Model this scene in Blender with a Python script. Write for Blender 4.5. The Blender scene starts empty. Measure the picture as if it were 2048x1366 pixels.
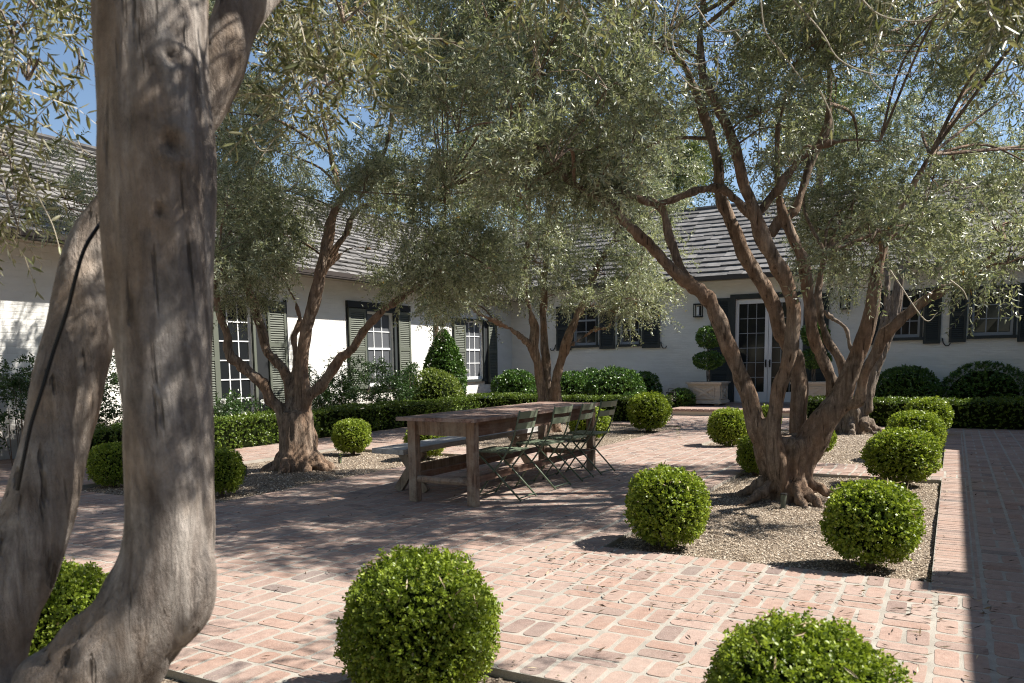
import bpy, math, random
import numpy as np
from mathutils import Vector, noise
random.seed(7)
RNG = np.random.default_rng(11)
scene = bpy.context.scene
COL = scene.collection

# ------------------------------------------------------------------ camera, light, exposure
H = 1.28
YAW, PITCH, ROLL = math.radians(-29.19), math.radians(-6.43), math.radians(-0.76)
FPX, CX, CY = 1577.2, 1024.0, 903.6


def _rot(y, p, r):
    fwd = np.array([math.sin(y) * math.cos(p), math.cos(y) * math.cos(p), math.sin(p)])
    right = np.array([math.cos(y), -math.sin(y), 0.0])
    up = np.cross(right, fwd)
    c, s = math.cos(r), math.sin(r)
    return right * c + up * s, -right * s + up * c, fwd


CR, CU, CF = _rot(YAW, PITCH, ROLL)
CO = np.array([0.0, 0.0, H])
cam_d = bpy.data.cameras.new('camera')
cam = bpy.data.objects.new('camera', cam_d)
COL.objects.link(cam)
from mathutils import Matrix
M = Matrix(((CR[0], CU[0], -CF[0], 0), (CR[1], CU[1], -CF[1], 0), (CR[2], CU[2], -CF[2], H), (0, 0, 0, 1)))
cam.matrix_world = M
cam_d.sensor_width = 36
cam_d.lens = FPX / 2048 * 36
cam_d.shift_y = (CY - 683) / 2048
cam_d.clip_start = 0.05
cam_d.clip_end = 500
cam_d.dof.use_dof = True
cam_d.dof.focus_distance = 8.5
cam_d.dof.aperture_fstop = 4.8
scene.camera = cam

SUN_TO = np.array([0.77, 0.48, 1.0])
SUN_TO = SUN_TO / np.linalg.norm(SUN_TO)
world = bpy.data.worlds.new('World')
scene.world = world
world.use_nodes = True
wn = world.node_tree.nodes
wl = world.node_tree.links
bg = wn['Background']
sky = wn.new('ShaderNodeTexSky')
sky.sky_type = 'NISHITA'
sky.sun_disc = False
sky.sun_elevation = math.asin(SUN_TO[2])
sky.sun_rotation = math.atan2(SUN_TO[0], SUN_TO[1])
sky.air_density = 1.0
sky.dust_density = 0.35
sky.ozone_density = 1.6
wl.new(sky.outputs[0], bg.inputs[0])
bg.inputs[1].default_value = 0.072
sd = bpy.data.lights.new('sun', 'SUN')
sd.energy = 5.0
sd.angle = math.radians(0.53)
sd.color = (1.0, 0.95, 0.87)
sun = bpy.data.objects.new('sun', sd)
COL.objects.link(sun)
sun.rotation_euler = Vector(-SUN_TO).to_track_quat('-Z', 'Y').to_euler()
scene.view_settings.view_transform = 'Standard'
scene.view_settings.look = 'None'
scene.view_settings.exposure = 1.05
scene.view_settings.gamma = 1.0
scene.cycles.filter_width = 1.1
scene.cycles.use_denoising = True
scene.cycles.denoising_prefilter = 'NONE'
scene.cycles.max_bounces = 7
scene.cycles.diffuse_bounces = 4
scene.cycles.glossy_bounces = 3
scene.cycles.transmission_bounces = 4
scene.cycles.sample_clamp_indirect = 4.0


# ------------------------------------------------------------------ lens helpers (turn a direction of view into a world point)
def ray(x, y):
    return CF + CR * (x - CX) / FPX - CU * (y - CY) / FPX


def at(x, y, depth):
    return CO + ray(x, y) * depth


def on_z(x, y, z=0.0):
    d = ray(x, y)
    return CO + d * ((z - H) / d[2])


def on_x(x, y, X):
    d = ray(x, y)
    return CO + d * (X / d[0])


def on_y(x, y, Y):
    d = ray(x, y)
    return CO + d * (Y / d[1])


def project(P):
    v = np.asarray(P, float) - CO
    z = v @ CF
    return CX + FPX * (v @ CR) / z, CY - FPX * (v @ CU) / z, z


# ------------------------------------------------------------------ materials
def mat(name, build=None, color=(0.5, 0.5, 0.5), rough=0.7, spec=0.3):
    m = bpy.data.materials.new(name)
    m.use_nodes = True
    nt = m.node_tree
    b = nt.nodes['Principled BSDF']
    b.inputs['Base Color'].default_value = (*color, 1)
    b.inputs['Roughness'].default_value = rough
    b.inputs['Specular IOR Level'].default_value = spec
    if build:
        build(nt, b)
    return m


def nd(nt, t, **k):
    n = nt.nodes.new(t)
    for a, v in k.items():
        setattr(n, a, v)
    return n


def coords(nt, scale=(1, 1, 1), kind='Object'):
    tc = nd(nt, 'ShaderNodeTexCoord')
    mp = nd(nt, 'ShaderNodeMapping')
    mp.inputs['Scale'].default_value = scale
    nt.links.new(tc.outputs[kind], mp.inputs[0])
    return mp.outputs[0]


def noise_tex(nt, vec, scale, detail=5, rough=0.6, dist=0.0):
    n = nd(nt, 'ShaderNodeTexNoise')
    n.inputs['Scale'].default_value = scale
    n.inputs['Detail'].default_value = detail
    n.inputs['Roughness'].default_value = rough
    n.inputs['Distortion'].default_value = dist
    if vec is not None:
        nt.links.new(vec, n.inputs['Vector'])
    return n.outputs['Fac']


def ramp(nt, fac, stops, interp='LINEAR'):
    r = nd(nt, 'ShaderNodeValToRGB')
    r.color_ramp.interpolation = interp
    e = r.color_ramp.elements
    while len(e) < len(stops):
        e.new(0.5)
    for i, (p, c) in enumerate(stops):
        e[i].position = p
        e[i].color = (*c, 1) if len(c) == 3 else c
    nt.links.new(fac, r.inputs[0])
    return r.outputs[0]


def mixc(nt, fac, a, b, mode='MIX'):
    n = nd(nt, 'ShaderNodeMix', data_type='RGBA', blend_type=mode)
    for sock, v in ((n.inputs[0], fac), (n.inputs[6], a), (n.inputs[7], b)):
        if hasattr(v, 'links'):
            nt.links.new(v, sock)
        elif isinstance(v, (int, float)):
            sock.default_value = v
        else:
            sock.default_value = (*v, 1)
    return n.outputs[2]


def bump(nt, b, h, strength=0.3, dist=0.01):
    n = nd(nt, 'ShaderNodeBump')
    n.inputs['Strength'].default_value = strength
    n.inputs['Distance'].default_value = dist
    nt.links.new(h, n.inputs['Height'])
    nt.links.new(n.outputs[0], b.inputs['Normal'])


def brick_build(source):
    def f(nt, b):
        if source == 'object':
            r = nd(nt, 'ShaderNodeObjectInfo').outputs['Random']
        else:
            r = nd(nt, 'ShaderNodeAttribute', attribute_name='shade').outputs['Fac']
        geo = nd(nt, 'ShaderNodeNewGeometry').outputs['Position']
        base = ramp(nt, r, [(0.0, (0.31, 0.195, 0.15)), (0.14, (0.29, 0.205, 0.17)), (0.28, (0.34, 0.23, 0.185)), (0.42, (0.28, 0.175, 0.135)), (0.55, (0.35, 0.255, 0.215)),
                            (0.68, (0.31, 0.215, 0.175)), (0.84, (0.27, 0.19, 0.16)), (0.95, (0.23, 0.16, 0.135)), (0.985, (0.15, 0.12, 0.115)), (1.0, (0.18, 0.14, 0.125))])
        n1 = noise_tex(nt, geo, 22, 6, 0.7)
        c = mixc(nt, 0.55, base, ramp(nt, n1, [(0.3, (0.30, 0.30, 0.30)), (0.7, (0.72, 0.72, 0.72))]), 'OVERLAY')
        n2 = noise_tex(nt, geo, 260, 3, 0.7)
        c = mixc(nt, ramp(nt, n2, [(0.50, (0, 0, 0)), (0.72, (0.5, 0.5, 0.5))]), c, (0.60, 0.50, 0.43))
        n4 = noise_tex(nt, geo, 55, 4, 0.7)
        c = mixc(nt, ramp(nt, n4, [(0.56, (0, 0, 0)), (0.70, (0.45, 0.45, 0.45))]), c, (0.22, 0.13, 0.105))
        n3 = noise_tex(nt, geo, 2.2, 4, 0.6)
        c = mixc(nt, ramp(nt, n3, [(0.40, (0, 0, 0)), (0.66, (0.38, 0.38, 0.38))]), c, (0.42, 0.34, 0.29))
        nt.links.new(c, b.inputs['Base Color'])
        bump(nt, b, noise_tex(nt, geo, 130, 5, 0.75), 0.5, 0.004)
    return f


def mortar_build(nt, b):
    geo = nd(nt, 'ShaderNodeNewGeometry').outputs['Position']
    n1 = noise_tex(nt, geo, 5, 6, 0.7)
    n2 = noise_tex(nt, geo, 240, 3, 0.7)
    c = ramp(nt, n1, [(0.3, (0.28, 0.255, 0.22)), (0.7, (0.42, 0.39, 0.34))])
    c = mixc(nt, 0.6, c, ramp(nt, n2, [(0.3, (0.3, 0.3, 0.3)), (0.7, (0.7, 0.7, 0.7))]), 'OVERLAY')
    nt.links.new(c, b.inputs['Base Color'])
    bump(nt, b, n2, 0.5, 0.004)


def gravel_build(nt, b):
    geo = nd(nt, 'ShaderNodeNewGeometry').outputs['Position']
    v = nd(nt, 'ShaderNodeTexVoronoi')
    v.inputs['Scale'].default_value = 75
    nt.links.new(geo, v.inputs['Vector'])
    sep = nd(nt, 'ShaderNodeSeparateColor')
    nt.links.new(v.outputs['Color'], sep.inputs[0])
    c = ramp(nt, sep.outputs[0], [(0.0, (0.13, 0.10, 0.075)), (0.3, (0.28, 0.22, 0.165)), (0.7, (0.42, 0.345, 0.265)), (1.0, (0.60, 0.53, 0.44))])
    c = mixc(nt, ramp(nt, v.outputs['Distance'], [(0.25, (0, 0, 0)), (0.6, (0.85, 0.85, 0.85))]), c, (0.07, 0.052, 0.038))
    nt.links.new(c, b.inputs['Base Color'])
    bump(nt, b, v.outputs['Distance'], -0.9, 0.01)


def stone_build(nt, b):
    a = nd(nt, 'ShaderNodeAttribute', attribute_name='shade').outputs['Fac']
    c = ramp(nt, a, [(0.0, (0.12, 0.09, 0.065)), (0.35, (0.26, 0.20, 0.145)), (0.75, (0.41, 0.335, 0.25)), (1.0, (0.66, 0.58, 0.48))])
    nt.links.new(c, b.inputs['Base Color'])


def stucco_build(nt, b):
    geo = nd(nt, 'ShaderNodeNewGeometry').outputs['Position']
    mp = nd(nt, 'ShaderNodeMapping')
    mp.inputs['Scale'].default_value = (1, 1, 3.0)
    nt.links.new(geo, mp.inputs[0])
    n1 = noise_tex(nt, mp.outputs[0], 1.3, 5, 0.6)
    c = ramp(nt, n1, [(0.3, (0.69, 0.68, 0.64)), (0.7, (0.79, 0.78, 0.745))])
    sp = nd(nt, 'ShaderNodeSeparateXYZ')
    nt.links.new(geo, sp.inputs[0])
    n4 = noise_tex(nt, geo, 3.0, 5, 0.7)
    zz = nd(nt, 'ShaderNodeMath', operation='MULTIPLY_ADD')
    nt.links.new(n4, zz.inputs[0])
    zz.inputs[1].default_value = -0.9
    nt.links.new(sp.outputs[2], zz.inputs[2])
    c = mixc(nt, ramp(nt, zz.outputs[0], [(0.0, (0.45, 0.45, 0.45)), (0.25, (0, 0, 0))]), c, (0.42, 0.37, 0.31))
    nt.links.new(c, b.inputs['Base Color'])
    ad = nd(nt, 'ShaderNodeMath', operation='ADD')
    nt.links.new(sp.outputs[0], ad.inputs[0])
    nt.links.new(sp.outputs[1], ad.inputs[1])
    cb = nd(nt, 'ShaderNodeCombineXYZ')
    nt.links.new(ad.outputs[0], cb.inputs[0])
    nt.links.new(sp.outputs[2], cb.inputs[1])
    bt = nd(nt, 'ShaderNodeTexBrick')
    bt.inputs['Scale'].default_value = 1.0
    bt.inputs['Brick Width'].default_value = 0.3
    bt.inputs['Row Height'].default_value = 0.1
    bt.inputs['Mortar Size'].default_value = 0.008
    bt.inputs['Mortar Smooth'].default_value = 0.8
    nt.links.new(cb.outputs[0], bt.inputs['Vector'])
    n2 = noise_tex(nt, mp.outputs[0], 4.5, 4, 0.5)
    hh = nd(nt, 'ShaderNodeMath', operation='MULTIPLY_ADD')
    nt.links.new(bt.outputs['Fac'], hh.inputs[0])
    hh.inputs[1].default_value = -0.25
    nt.links.new(n2, hh.inputs[2])
    bump(nt, b, hh.outputs[0], 0.45, 0.03)


def shingle_build(source):
    def f(nt, b):
        if source == 'object':
            r = nd(nt, 'ShaderNodeObjectInfo').outputs['Random']
        else:
            r = nd(nt, 'ShaderNodeAttribute', attribute_name='shade').outputs['Fac']
        geo = nd(nt, 'ShaderNodeNewGeometry').outputs['Position']
        c = ramp(nt, r, [(0.0, (0.11, 0.105, 0.102)), (0.5, (0.165, 0.158, 0.152)), (1.0, (0.23, 0.22, 0.212))])
        n1 = noise_tex(nt, geo, 3.5, 6, 0.7)
        c = mixc(nt, 0.7, c, ramp(nt, n1, [(0.3, (0.28, 0.28, 0.28)), (0.7, (0.72, 0.71, 0.69))]), 'OVERLAY')
        nt.links.new(c, b.inputs['Base Color'])
        bump(nt, b, noise_tex(nt, geo, 25, 5, 0.7), 0.5, 0.01)
    return f


def bark_build(dark, light, warm, sc=1.0):
    def f(nt, b):
        v = coords(nt, (9 * sc, 9 * sc, 1.5 * sc))
        n1 = noise_tex(nt, v, 1.6, 8, 0.7, 0.8)
        v2 = coords(nt, (2.6, 2.6, 1.3))
        n2 = noise_tex(nt, v2, 1.3, 5, 0.6)
        c = ramp(nt, n1, [(0.30, dark), (0.45, tuple((a * 1.2 + b_ * .8) / 2 for a, b_ in zip(dark, light))), (0.62, light)])
        c = mixc(nt, ramp(nt, n2, [(0.44, (0, 0, 0)), (0.60, (0.75, 0.75, 0.75))]), c, warm)
        v3 = coords(nt, (6, 6, 5))
        n3 = noise_tex(nt, v3, 1.5, 8, 0.78)
        c = mixc(nt, 0.75, c, ramp(nt, n3, [(0.32, (0.22, 0.22, 0.22)), (0.68, (0.80, 0.80, 0.80))]), 'OVERLAY')
        # long vertical cracks
        v5 = coords(nt, (16 * sc, 16 * sc, 0.9 * sc))
        n5 = noise_tex(nt, v5, 1.9, 3, 0.55, 0.15)
        crack = ramp(nt, n5, [(0.30, (1, 1, 1)), (0.375, (0, 0, 0))])
        c = mixc(nt, mixc(nt, 1.0, crack, (0.7, 0.7, 0.7), 'MULTIPLY'), c, tuple(x * .35 for x in dark))
        kn = nd(nt, 'ShaderNodeAttribute', attribute_name='knot').outputs['Fac']
        c = mixc(nt, kn, c, (0.035, 0.022, 0.016))
        nt.links.new(c, b.inputs['Base Color'])
        v4 = coords(nt, (26 * sc, 26 * sc, 4 * sc))
        h = nd(nt, 'ShaderNodeMath', operation='ADD')
        nt.links.new(noise_tex(nt, v4, 1.5, 6, 0.7, 0.8), h.inputs[0])
        nt.links.new(n1, h.inputs[1])
        h2 = nd(nt, 'ShaderNodeMath', operation='SUBTRACT')
        nt.links.new(h.outputs[0], h2.inputs[0])
        nt.links.new(crack, h2.inputs[1])
        bump(nt, b, h2.outputs[0], 0.9, 0.025)
    return f


def leaf_build(stops, under=None, trans=0.3, gloss_rough=0.38, spec=0.5):
    def f(nt, b):
        a = nd(nt, 'ShaderNodeAttribute', attribute_name='shade').outputs['Fac']
        c = ramp(nt, a, stops)
        if under:
            g = nd(nt, 'ShaderNodeNewGeometry')
            c = mixc(nt, g.outputs['Backfacing'], c, under)
        nt.links.new(c, b.inputs['Base Color'])
        b.inputs['Roughness'].default_value = gloss_rough
        b.inputs['Specular IOR Level'].default_value = spec
        tr = nd(nt, 'ShaderNodeBsdfTranslucent')
        tc = mixc(nt, 1.0, c, (1.0, 1.0, 0.60), 'MULTIPLY')
        nt.links.new(tc, tr.inputs[0])
        mx = nd(nt, 'ShaderNodeMixShader')
        mx.inputs[0].default_value = trans
        out = nt.nodes['Material Output']
        nt.links.new(b.outputs[0], mx.inputs[1])
        nt.links.new(tr.outputs[0], mx.inputs[2])
        nt.links.new(mx.outputs[0], out.inputs[0])
    return f


def wood_build(dark, light, grey, axis='y', wear=0.5):
    def f(nt, b):
        s = {'y': (18, 1.2, 18), 'x': (1.2, 18, 18), 'z': (18, 18, 1.2)}[axis]
        geo = nd(nt, 'ShaderNodeNewGeometry').outputs['Position']
        mp = nd(nt, 'ShaderNodeMapping')
        mp.inputs['Scale'].default_value = s
        nt.links.new(geo, mp.inputs[0])
        n1 = noise_tex(nt, mp.outputs[0], 1.4, 7, 0.7, 0.5)
        c = ramp(nt, n1, [(0.38, dark), (0.62, light)])
        n2 = noise_tex(nt, geo, 6, 7, 0.75)
        c = mixc(nt, ramp(nt, n2, [(0.42, (0, 0, 0)), (0.64, (wear, wear, wear))]), c, grey)
        nt.links.new(c, b.inputs['Base Color'])
        bump(nt, b, n1, 0.5, 0.004)
    return f


MT = {}
MT['brick'] = mat('brick', brick_build('object'), rough=0.9, spec=0.2)
MT['brick_far'] = mat('brick_far', brick_build('attr'), rough=0.9, spec=0.2)
MT['mortar'] = mat('mortar', mortar_build, rough=0.95, spec=0.1)
MT['gravel'] = mat('gravel', gravel_build, rough=0.95, spec=0.1)
MT['stone'] = mat('stone', stone_build, rough=0.9, spec=0.15)
MT['soil'] = mat('soil', color=(0.14, 0.10, 0.07), rough=1.0, spec=0.05)
MT['stucco'] = mat('stucco', stucco_build, rough=0.9, spec=0.15)
MT['soffit'] = mat('soffit', color=(0.50, 0.44, 0.36), rough=0.9)
MT['shingle'] = mat('shingle', shingle_build('object'), rough=0.9, spec=0.15)
MT['shingle_far'] = mat('shingle_far', shingle_build('attr'), rough=0.9, spec=0.15)
MT['underlay'] = mat('underlay', color=(0.05, 0.045, 0.04), rough=0.95)
MT['gutter'] = mat('gutter', color=(0.045, 0.035, 0.03), rough=0.5, spec=0.4)
MT['pipe'] = mat('pipe', color=(0.16, 0.09, 0.06), rough=0.6)
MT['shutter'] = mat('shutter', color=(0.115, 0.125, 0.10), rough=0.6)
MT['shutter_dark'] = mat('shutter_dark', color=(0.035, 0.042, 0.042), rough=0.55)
MT['white'] = mat('white', color=(0.74, 0.75, 0.76), rough=0.5)
MT['dark'] = mat('dark', color=(0.02, 0.022, 0.024), rough=0.6)
MT['glass'] = mat('glass', color=(0.016, 0.018, 0.02), rough=0.08, spec=0.35)
MT['sash_grey'] = mat('sash_grey', color=(0.30, 0.32, 0.35), rough=0.5)
MT['screen'] = mat('screen', color=(0.10, 0.105, 0.115), rough=0.35, spec=0.4)
MT['iron'] = mat('iron', color=(0.02, 0.02, 0.02), rough=0.5)
MT['planter'] = mat('planter', stucco_build, rough=0.85)
MT['planter'].node_tree.nodes['Principled BSDF'].inputs['Roughness'].default_value = 0.85
for el in MT['planter'].node_tree.nodes:
    if el.type == 'VALTORGB':
        el.color_ramp.elements[0].color = (0.52, 0.49, 0.43, 1)
        el.color_ramp.elements[1].color = (0.68, 0.65, 0.58, 1)
MT['cream'] = mat('cream', color=(0.62, 0.55, 0.44), rough=0.9)
MT['table_top'] = mat('table_top', wood_build((0.10, 0.05, 0.037), (0.32, 0.20, 0.155), (0.42, 0.33, 0.28), 'y', 0.8), rough=0.8)
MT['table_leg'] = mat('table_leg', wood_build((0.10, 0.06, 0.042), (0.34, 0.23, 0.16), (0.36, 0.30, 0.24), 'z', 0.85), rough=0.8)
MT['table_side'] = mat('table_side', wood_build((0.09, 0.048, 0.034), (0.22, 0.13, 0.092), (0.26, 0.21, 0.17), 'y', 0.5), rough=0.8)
MT['bench_top'] = mat('bench_top', wood_build((0.24, 0.225, 0.205), (0.46, 0.45, 0.43), (0.52, 0.52, 0.51), 'y', 0.7), rough=0.85)
MT['bench_leg'] = mat('bench_leg', wood_build((0.15, 0.11, 0.08), (0.33, 0.26, 0.20), (0.36, 0.32, 0.27), 'z', 0.6), rough=0.85)
MT['chair'] = mat('chair', color=(0.11, 0.145, 0.095), rough=0.42, spec=0.5)
MT['chair_slat_lit'] = mat('chair_slat_lit', color=(0.18, 0.225, 0.155), rough=0.45, spec=0.5)  # chair green made lighter: light on the slats put into the colour
MT['stake'] = mat('stake', color=(0.10, 0.115, 0.09), rough=0.6)
MT['bark_near'] = mat('bark_near', bark_build((0.15, 0.12, 0.10), (0.42, 0.375, 0.335), (0.29, 0.215, 0.155)), rough=0.85, spec=0.15)
MT['bark'] = mat('bark', bark_build((0.085, 0.06, 0.045), (0.34, 0.265, 0.205), (0.25, 0.16, 0.105), 1.3), rough=0.9, spec=0.12)
MT['bark_pale'] = mat('bark_pale', bark_build((0.08, 0.063, 0.05), (0.31, 0.26, 0.215), (0.20, 0.15, 0.11), 1.3), rough=0.9, spec=0.12)
MT['twig'] = mat('twig', color=(0.19, 0.165, 0.125), rough=0.8)
MT['twig_pale'] = mat('twig_pale', color=(0.42, 0.37, 0.28), rough=0.7)
OL = [(0.0, (0.055, 0.07, 0.032)), (0.40, (0.165, 0.20, 0.11)), (0.70, (0.35, 0.395, 0.26)), (0.94, (0.58, 0.61, 0.47)), (0.975, (0.36, 0.34, 0.12)), (1.0, (0.40, 0.24, 0.05))]
MT['olive'] = mat('olive', leaf_build(OL, (0.37, 0.39, 0.27), 0.36, 0.42, 0.8))
MT['olive_near'] = mat('olive_near', leaf_build([(0.0, (0.07, 0.085, 0.03)), (0.6, (0.15, 0.165, 0.07)), (0.94, (0.28, 0.28, 0.13)), (1.0, (0.38, 0.23, 0.05))],
                                                (0.27, 0.26, 0.16), 0.34, 0.42))
MT['far_leaf'] = mat('far_leaf', leaf_build([(0.0, (0.07, 0.10, 0.03)), (1.0, (0.18, 0.22, 0.08))], None, 0.35, 0.4))
BX = [(0.0, (0.07, 0.11, 0.015)), (0.45, (0.18, 0.25, 0.025)), (0.85, (0.36, 0.44, 0.055)), (0.97, (0.46, 0.50, 0.12)), (1.0, (0.34, 0.28, 0.10))]
MT['box'] = mat('box', leaf_build(BX, None, 0.34, 0.42))
MT['hedge'] = mat('hedge', leaf_build([(0.0, (0.045, 0.075, 0.010)), (0.5, (0.10, 0.16, 0.018)), (1.0, (0.22, 0.29, 0.05))], None, 0.25, 0.38))
MT['camellia'] = mat('camellia', leaf_build([(0.0, (0.03, 0.07, 0.014)), (0.6, (0.07, 0.145, 0.025)), (1.0, (0.16, 0.26, 0.045))], None, 0.15, 0.36))
MT['lime'] = mat('lime', leaf_build([(0.0, (0.09, 0.14, 0.02)), (1.0, (0.25, 0.31, 0.07))], None, 0.35, 0.4))
MT['rose'] = mat('rose', leaf_build([(0.0, (0.02, 0.045, 0.012)), (0.7, (0.05, 0.10, 0.025)), (1.0, (0.12, 0.18, 0.05))], None, 0.25, 0.35))
MT['petal'] = mat('petal', color=(0.80, 0.80, 0.76), rough=0.6)
MT['core'] = mat('core', color=(0.012, 0.018, 0.006), rough=1.0, spec=0.0)  # near-black hull colour, with the shade inside foliage put into it
MT['litter'] = mat('litter', leaf_build([(0.0, (0.06, 0.04, 0.025)), (0.55, (0.14, 0.09, 0.05)), (0.8, (0.34, 0.25, 0.13)), (1.0, (0.55, 0.46, 0.32))], None, 0.1, 0.6))


# ------------------------------------------------------------------ mesh helpers
def tag(o, label=None, cat=None, group=None, kind=None):
    if label:
        o['label'] = label
    if cat:
        o['category'] = cat
    if group:
        o['group'] = group
    if kind:
        o['kind'] = kind
    return o


def empty(name, loc=(0, 0, 0), parent=None, rz=0):
    o = bpy.data.objects.new(name, None)
    COL.objects.link(o)
    o.location = loc
    o.rotation_euler = (0, 0, rz)
    o.parent = parent
    o.empty_display_size = 0.1
    return o


def link(name, me, parent=None, loc=(0, 0, 0), rz=0, scale=None):
    o = bpy.data.objects.new(name, me)
    COL.objects.link(o)
    o.location = loc
    o.rotation_euler = (0, 0, rz)
    if scale is not None:
        o.scale = scale
    o.parent = parent
    return o


def np_mesh(name, V, F, material, shade=None, smooth=False):
    """V (n,3), F (m,k) all faces with k corners"""
    V = np.ascontiguousarray(V, dtype=np.float32)
    F = np.ascontiguousarray(F, dtype=np.int32)
    me = bpy.data.meshes.new(name)
    k = F.shape[1]
    me.vertices.add(len(V))
    me.vertices.foreach_set('co', V.ravel())
    me.loops.add(F.size)
    me.loops.foreach_set('vertex_index', F.ravel())
    me.polygons.add(len(F))
    me.polygons.foreach_set('loop_start', np.arange(0, F.size, k, dtype=np.int32))
    try:
        me.polygons.foreach_set('loop_total', np.full(len(F), k, dtype=np.int32))
    except Exception:
        pass
    if smooth:
        me.polygons.foreach_set('use_smooth', np.ones(len(F), dtype=bool))
    me.update(calc_edges=True)
    if shade is not None:
        at_ = me.attributes.new('shade', 'FLOAT', 'POINT')
        at_.data.foreach_set('value', np.ascontiguousarray(shade, dtype=np.float32))
    me.materials.append(material)
    return me


class MB:
    """collects boxes, bars, tubes and builds one mesh"""

    def __init__(self):
        self.v = []
        self.f = []
        self.s = []

    def add(self, vs, fs, shade=None):
        o = len(self.v)
        self.v += [tuple(map(float, p)) for p in vs]
        self.f += [tuple(i + o for i in f) for f in fs]
        self.s += [shade if shade is not None else 0.5] * len(vs)
        return self

    def box(self, x0, x1, y0, y1, z0, z1, fr=None, shade=None):
        vs = [(x, y, z) for z in (z0, z1) for y in (y0, y1) for x in (x0, x1)]
        if fr:
            vs = [fr(*p) for p in vs]
        fs = [(0, 2, 3, 1), (4, 5, 7, 6), (0, 1, 5, 4), (2, 6, 7, 3), (0, 4, 6, 2), (1, 3, 7, 5)]
        return self.add(vs, fs, shade)

    def bar(self, a, b, w, t, side=(0, 1, 0)):
        """rectangular bar from a to b; w along 'side', t across"""
        a = Vector(a)
        b = Vector(b)
        d = (b - a).normalized()
        s = Vector(side)
        s = (s - d * s.dot(d)).normalized()
        u = d.cross(s)
        vs = []
        for p in (a, b):
            for i, j in ((-1, -1), (1, -1), (1, 1), (-1, 1)):
                vs.append(p + s * (w / 2 * i) + u * (t / 2 * j))
        return self.add(vs, [(3, 2, 1, 0), (4, 5, 6, 7), (0, 1, 5, 4), (1, 2, 6, 5), (2, 3, 7, 6), (3, 0, 4, 7)])

    def tube(self, pts, rad, n=8, cap=True):
        pts = [Vector(p) for p in pts]
        if not hasattr(rad, '__len__'):
            rad = [rad] * len(pts)
        t0 = (pts[1] - pts[0]).normalized()
        ref = Vector((0, 0, 1)) if abs(t0.z) < 0.9 else Vector((1, 0, 0))
        s = t0.cross(ref).normalized()
        vs = []
        for i, p in enumerate(pts):
            if i == 0:
                t = t0
            elif i == len(pts) - 1:
                t = (pts[i] - pts[i - 1]).normalized()
            else:
                t = (pts[i + 1] - pts[i - 1]).normalized()
            s = (s - t * s.dot(t)).normalized()
            u = t.cross(s)
            for k in range(n):
                a = 2 * math.pi * k / n
                vs.append(p + (s * math.cos(a) + u * math.sin(a)) * rad[i])
        fs = []
        for i in range(len(pts) - 1):
            for k in range(n):
                k2 = (k + 1) % n
                fs.append((i * n + k, i * n + k2, (i + 1) * n + k2, (i + 1) * n + k))
        if cap:
            fs.append(tuple(range(n))[::-1])
            fs.append(tuple((len(pts) - 1) * n + k for k in range(n)))
        return self.add(vs, fs)

    def mesh(self, name, material, smooth=False):
        me = bpy.data.meshes.new(name)
        me.from_pydata(self.v, [], self.f)
        me.update()
        if any(x != 0.5 for x in self.s):
            a = me.attributes.new('shade', 'FLOAT', 'POINT')
            a.data.foreach_set('value', np.array(self.s, dtype=np.float32))
        if smooth:
            me.polygons.foreach_set('use_smooth', np.ones(len(me.polygons), dtype=bool))
        me.materials.append(material)
        return me

    def build(self, name, material, parent=None, smooth=False):
        return link(name, self.mesh(name, material, smooth), parent)


def bevel_box(name, sx, sy, sz, r, material, jit=0.0, seed=0):
    """rounded slab: outline with worn corners, small top bevel; origin at centre top z=0"""
    rn = random.Random(seed)
    pts = []
    for cx_, cy_, a0 in ((1, 1, 0), (-1, 1, 90), (-1, -1, 180), (1, -1, 270)):
        rr = r * rn.uniform(0.6, 1.6)
        for k in range(3):
            a = math.radians(a0 + 45 * k)
            pts.append((cx_ * (sx / 2 - rr) + rr * math.cos(a) + rn.uniform(-jit, jit), cy_ * (sy / 2 - rr) + rr * math.sin(a) + rn.uniform(-jit, jit)))
    n = len(pts)
    vs = [(x, y, -sz) for x, y in pts] + [(x, y, -0.004) for x, y in pts] + [(x * 0.985, y * 0.965, 0) for x, y in pts]
    fs = [(k, (k + 1) % n, n + (k + 1) % n, n + k) for k in range(n)]
    fs += [(n + k, n + (k + 1) % n, 2 * n + (k + 1) % n, 2 * n + k) for k in range(n)]
    fs.append(tuple(range(2 * n, 3 * n)))
    me = bpy.data.meshes.new(name)
    me.from_pydata(vs, [], fs)
    me.materials.append(material)
    return me


# ------------------------------------------------------------------ ground, paving, beds
GROUND = MB()
GROUND.add([(-250, -250, -0.12), (250, -250, -0.12), (250, 250, -0.12), (-250, 250, -0.12)], [(0, 1, 2, 3)])
tag(GROUND.build('ground', MT['soil']), kind='structure')

BEDS = {  # x0, x1, y0, y1 (inner edge)
    'A': [(-2.08, -0.06, 5.0, 9.32)],
    'B': [(-2.10, -0.06, 10.33, 15.04), (-3.35, -2.10, 11.8, 15.04)],
    'L': [(-8.35, -6.03, 4.95, 9.35)],
    'D': [(-7.45, -4.62, 10.2, 15.25)],
    'C': [(-2.12, 0.30, -0.5, 2.76)],
    'T': [(-6.0, -2.12, -0.5, 2.11)],
}
ALLB = [r for k in BEDS for r in BEDS[k]]
BW = 0.215
PAVE = (-14.0, 4.0, -2.0, 18.1)


def inside(x, y, grow=0.0):
    return any(a - grow < x < b + grow and c - grow < y < d + grow for a, b, c, d in ALLB)


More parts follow.
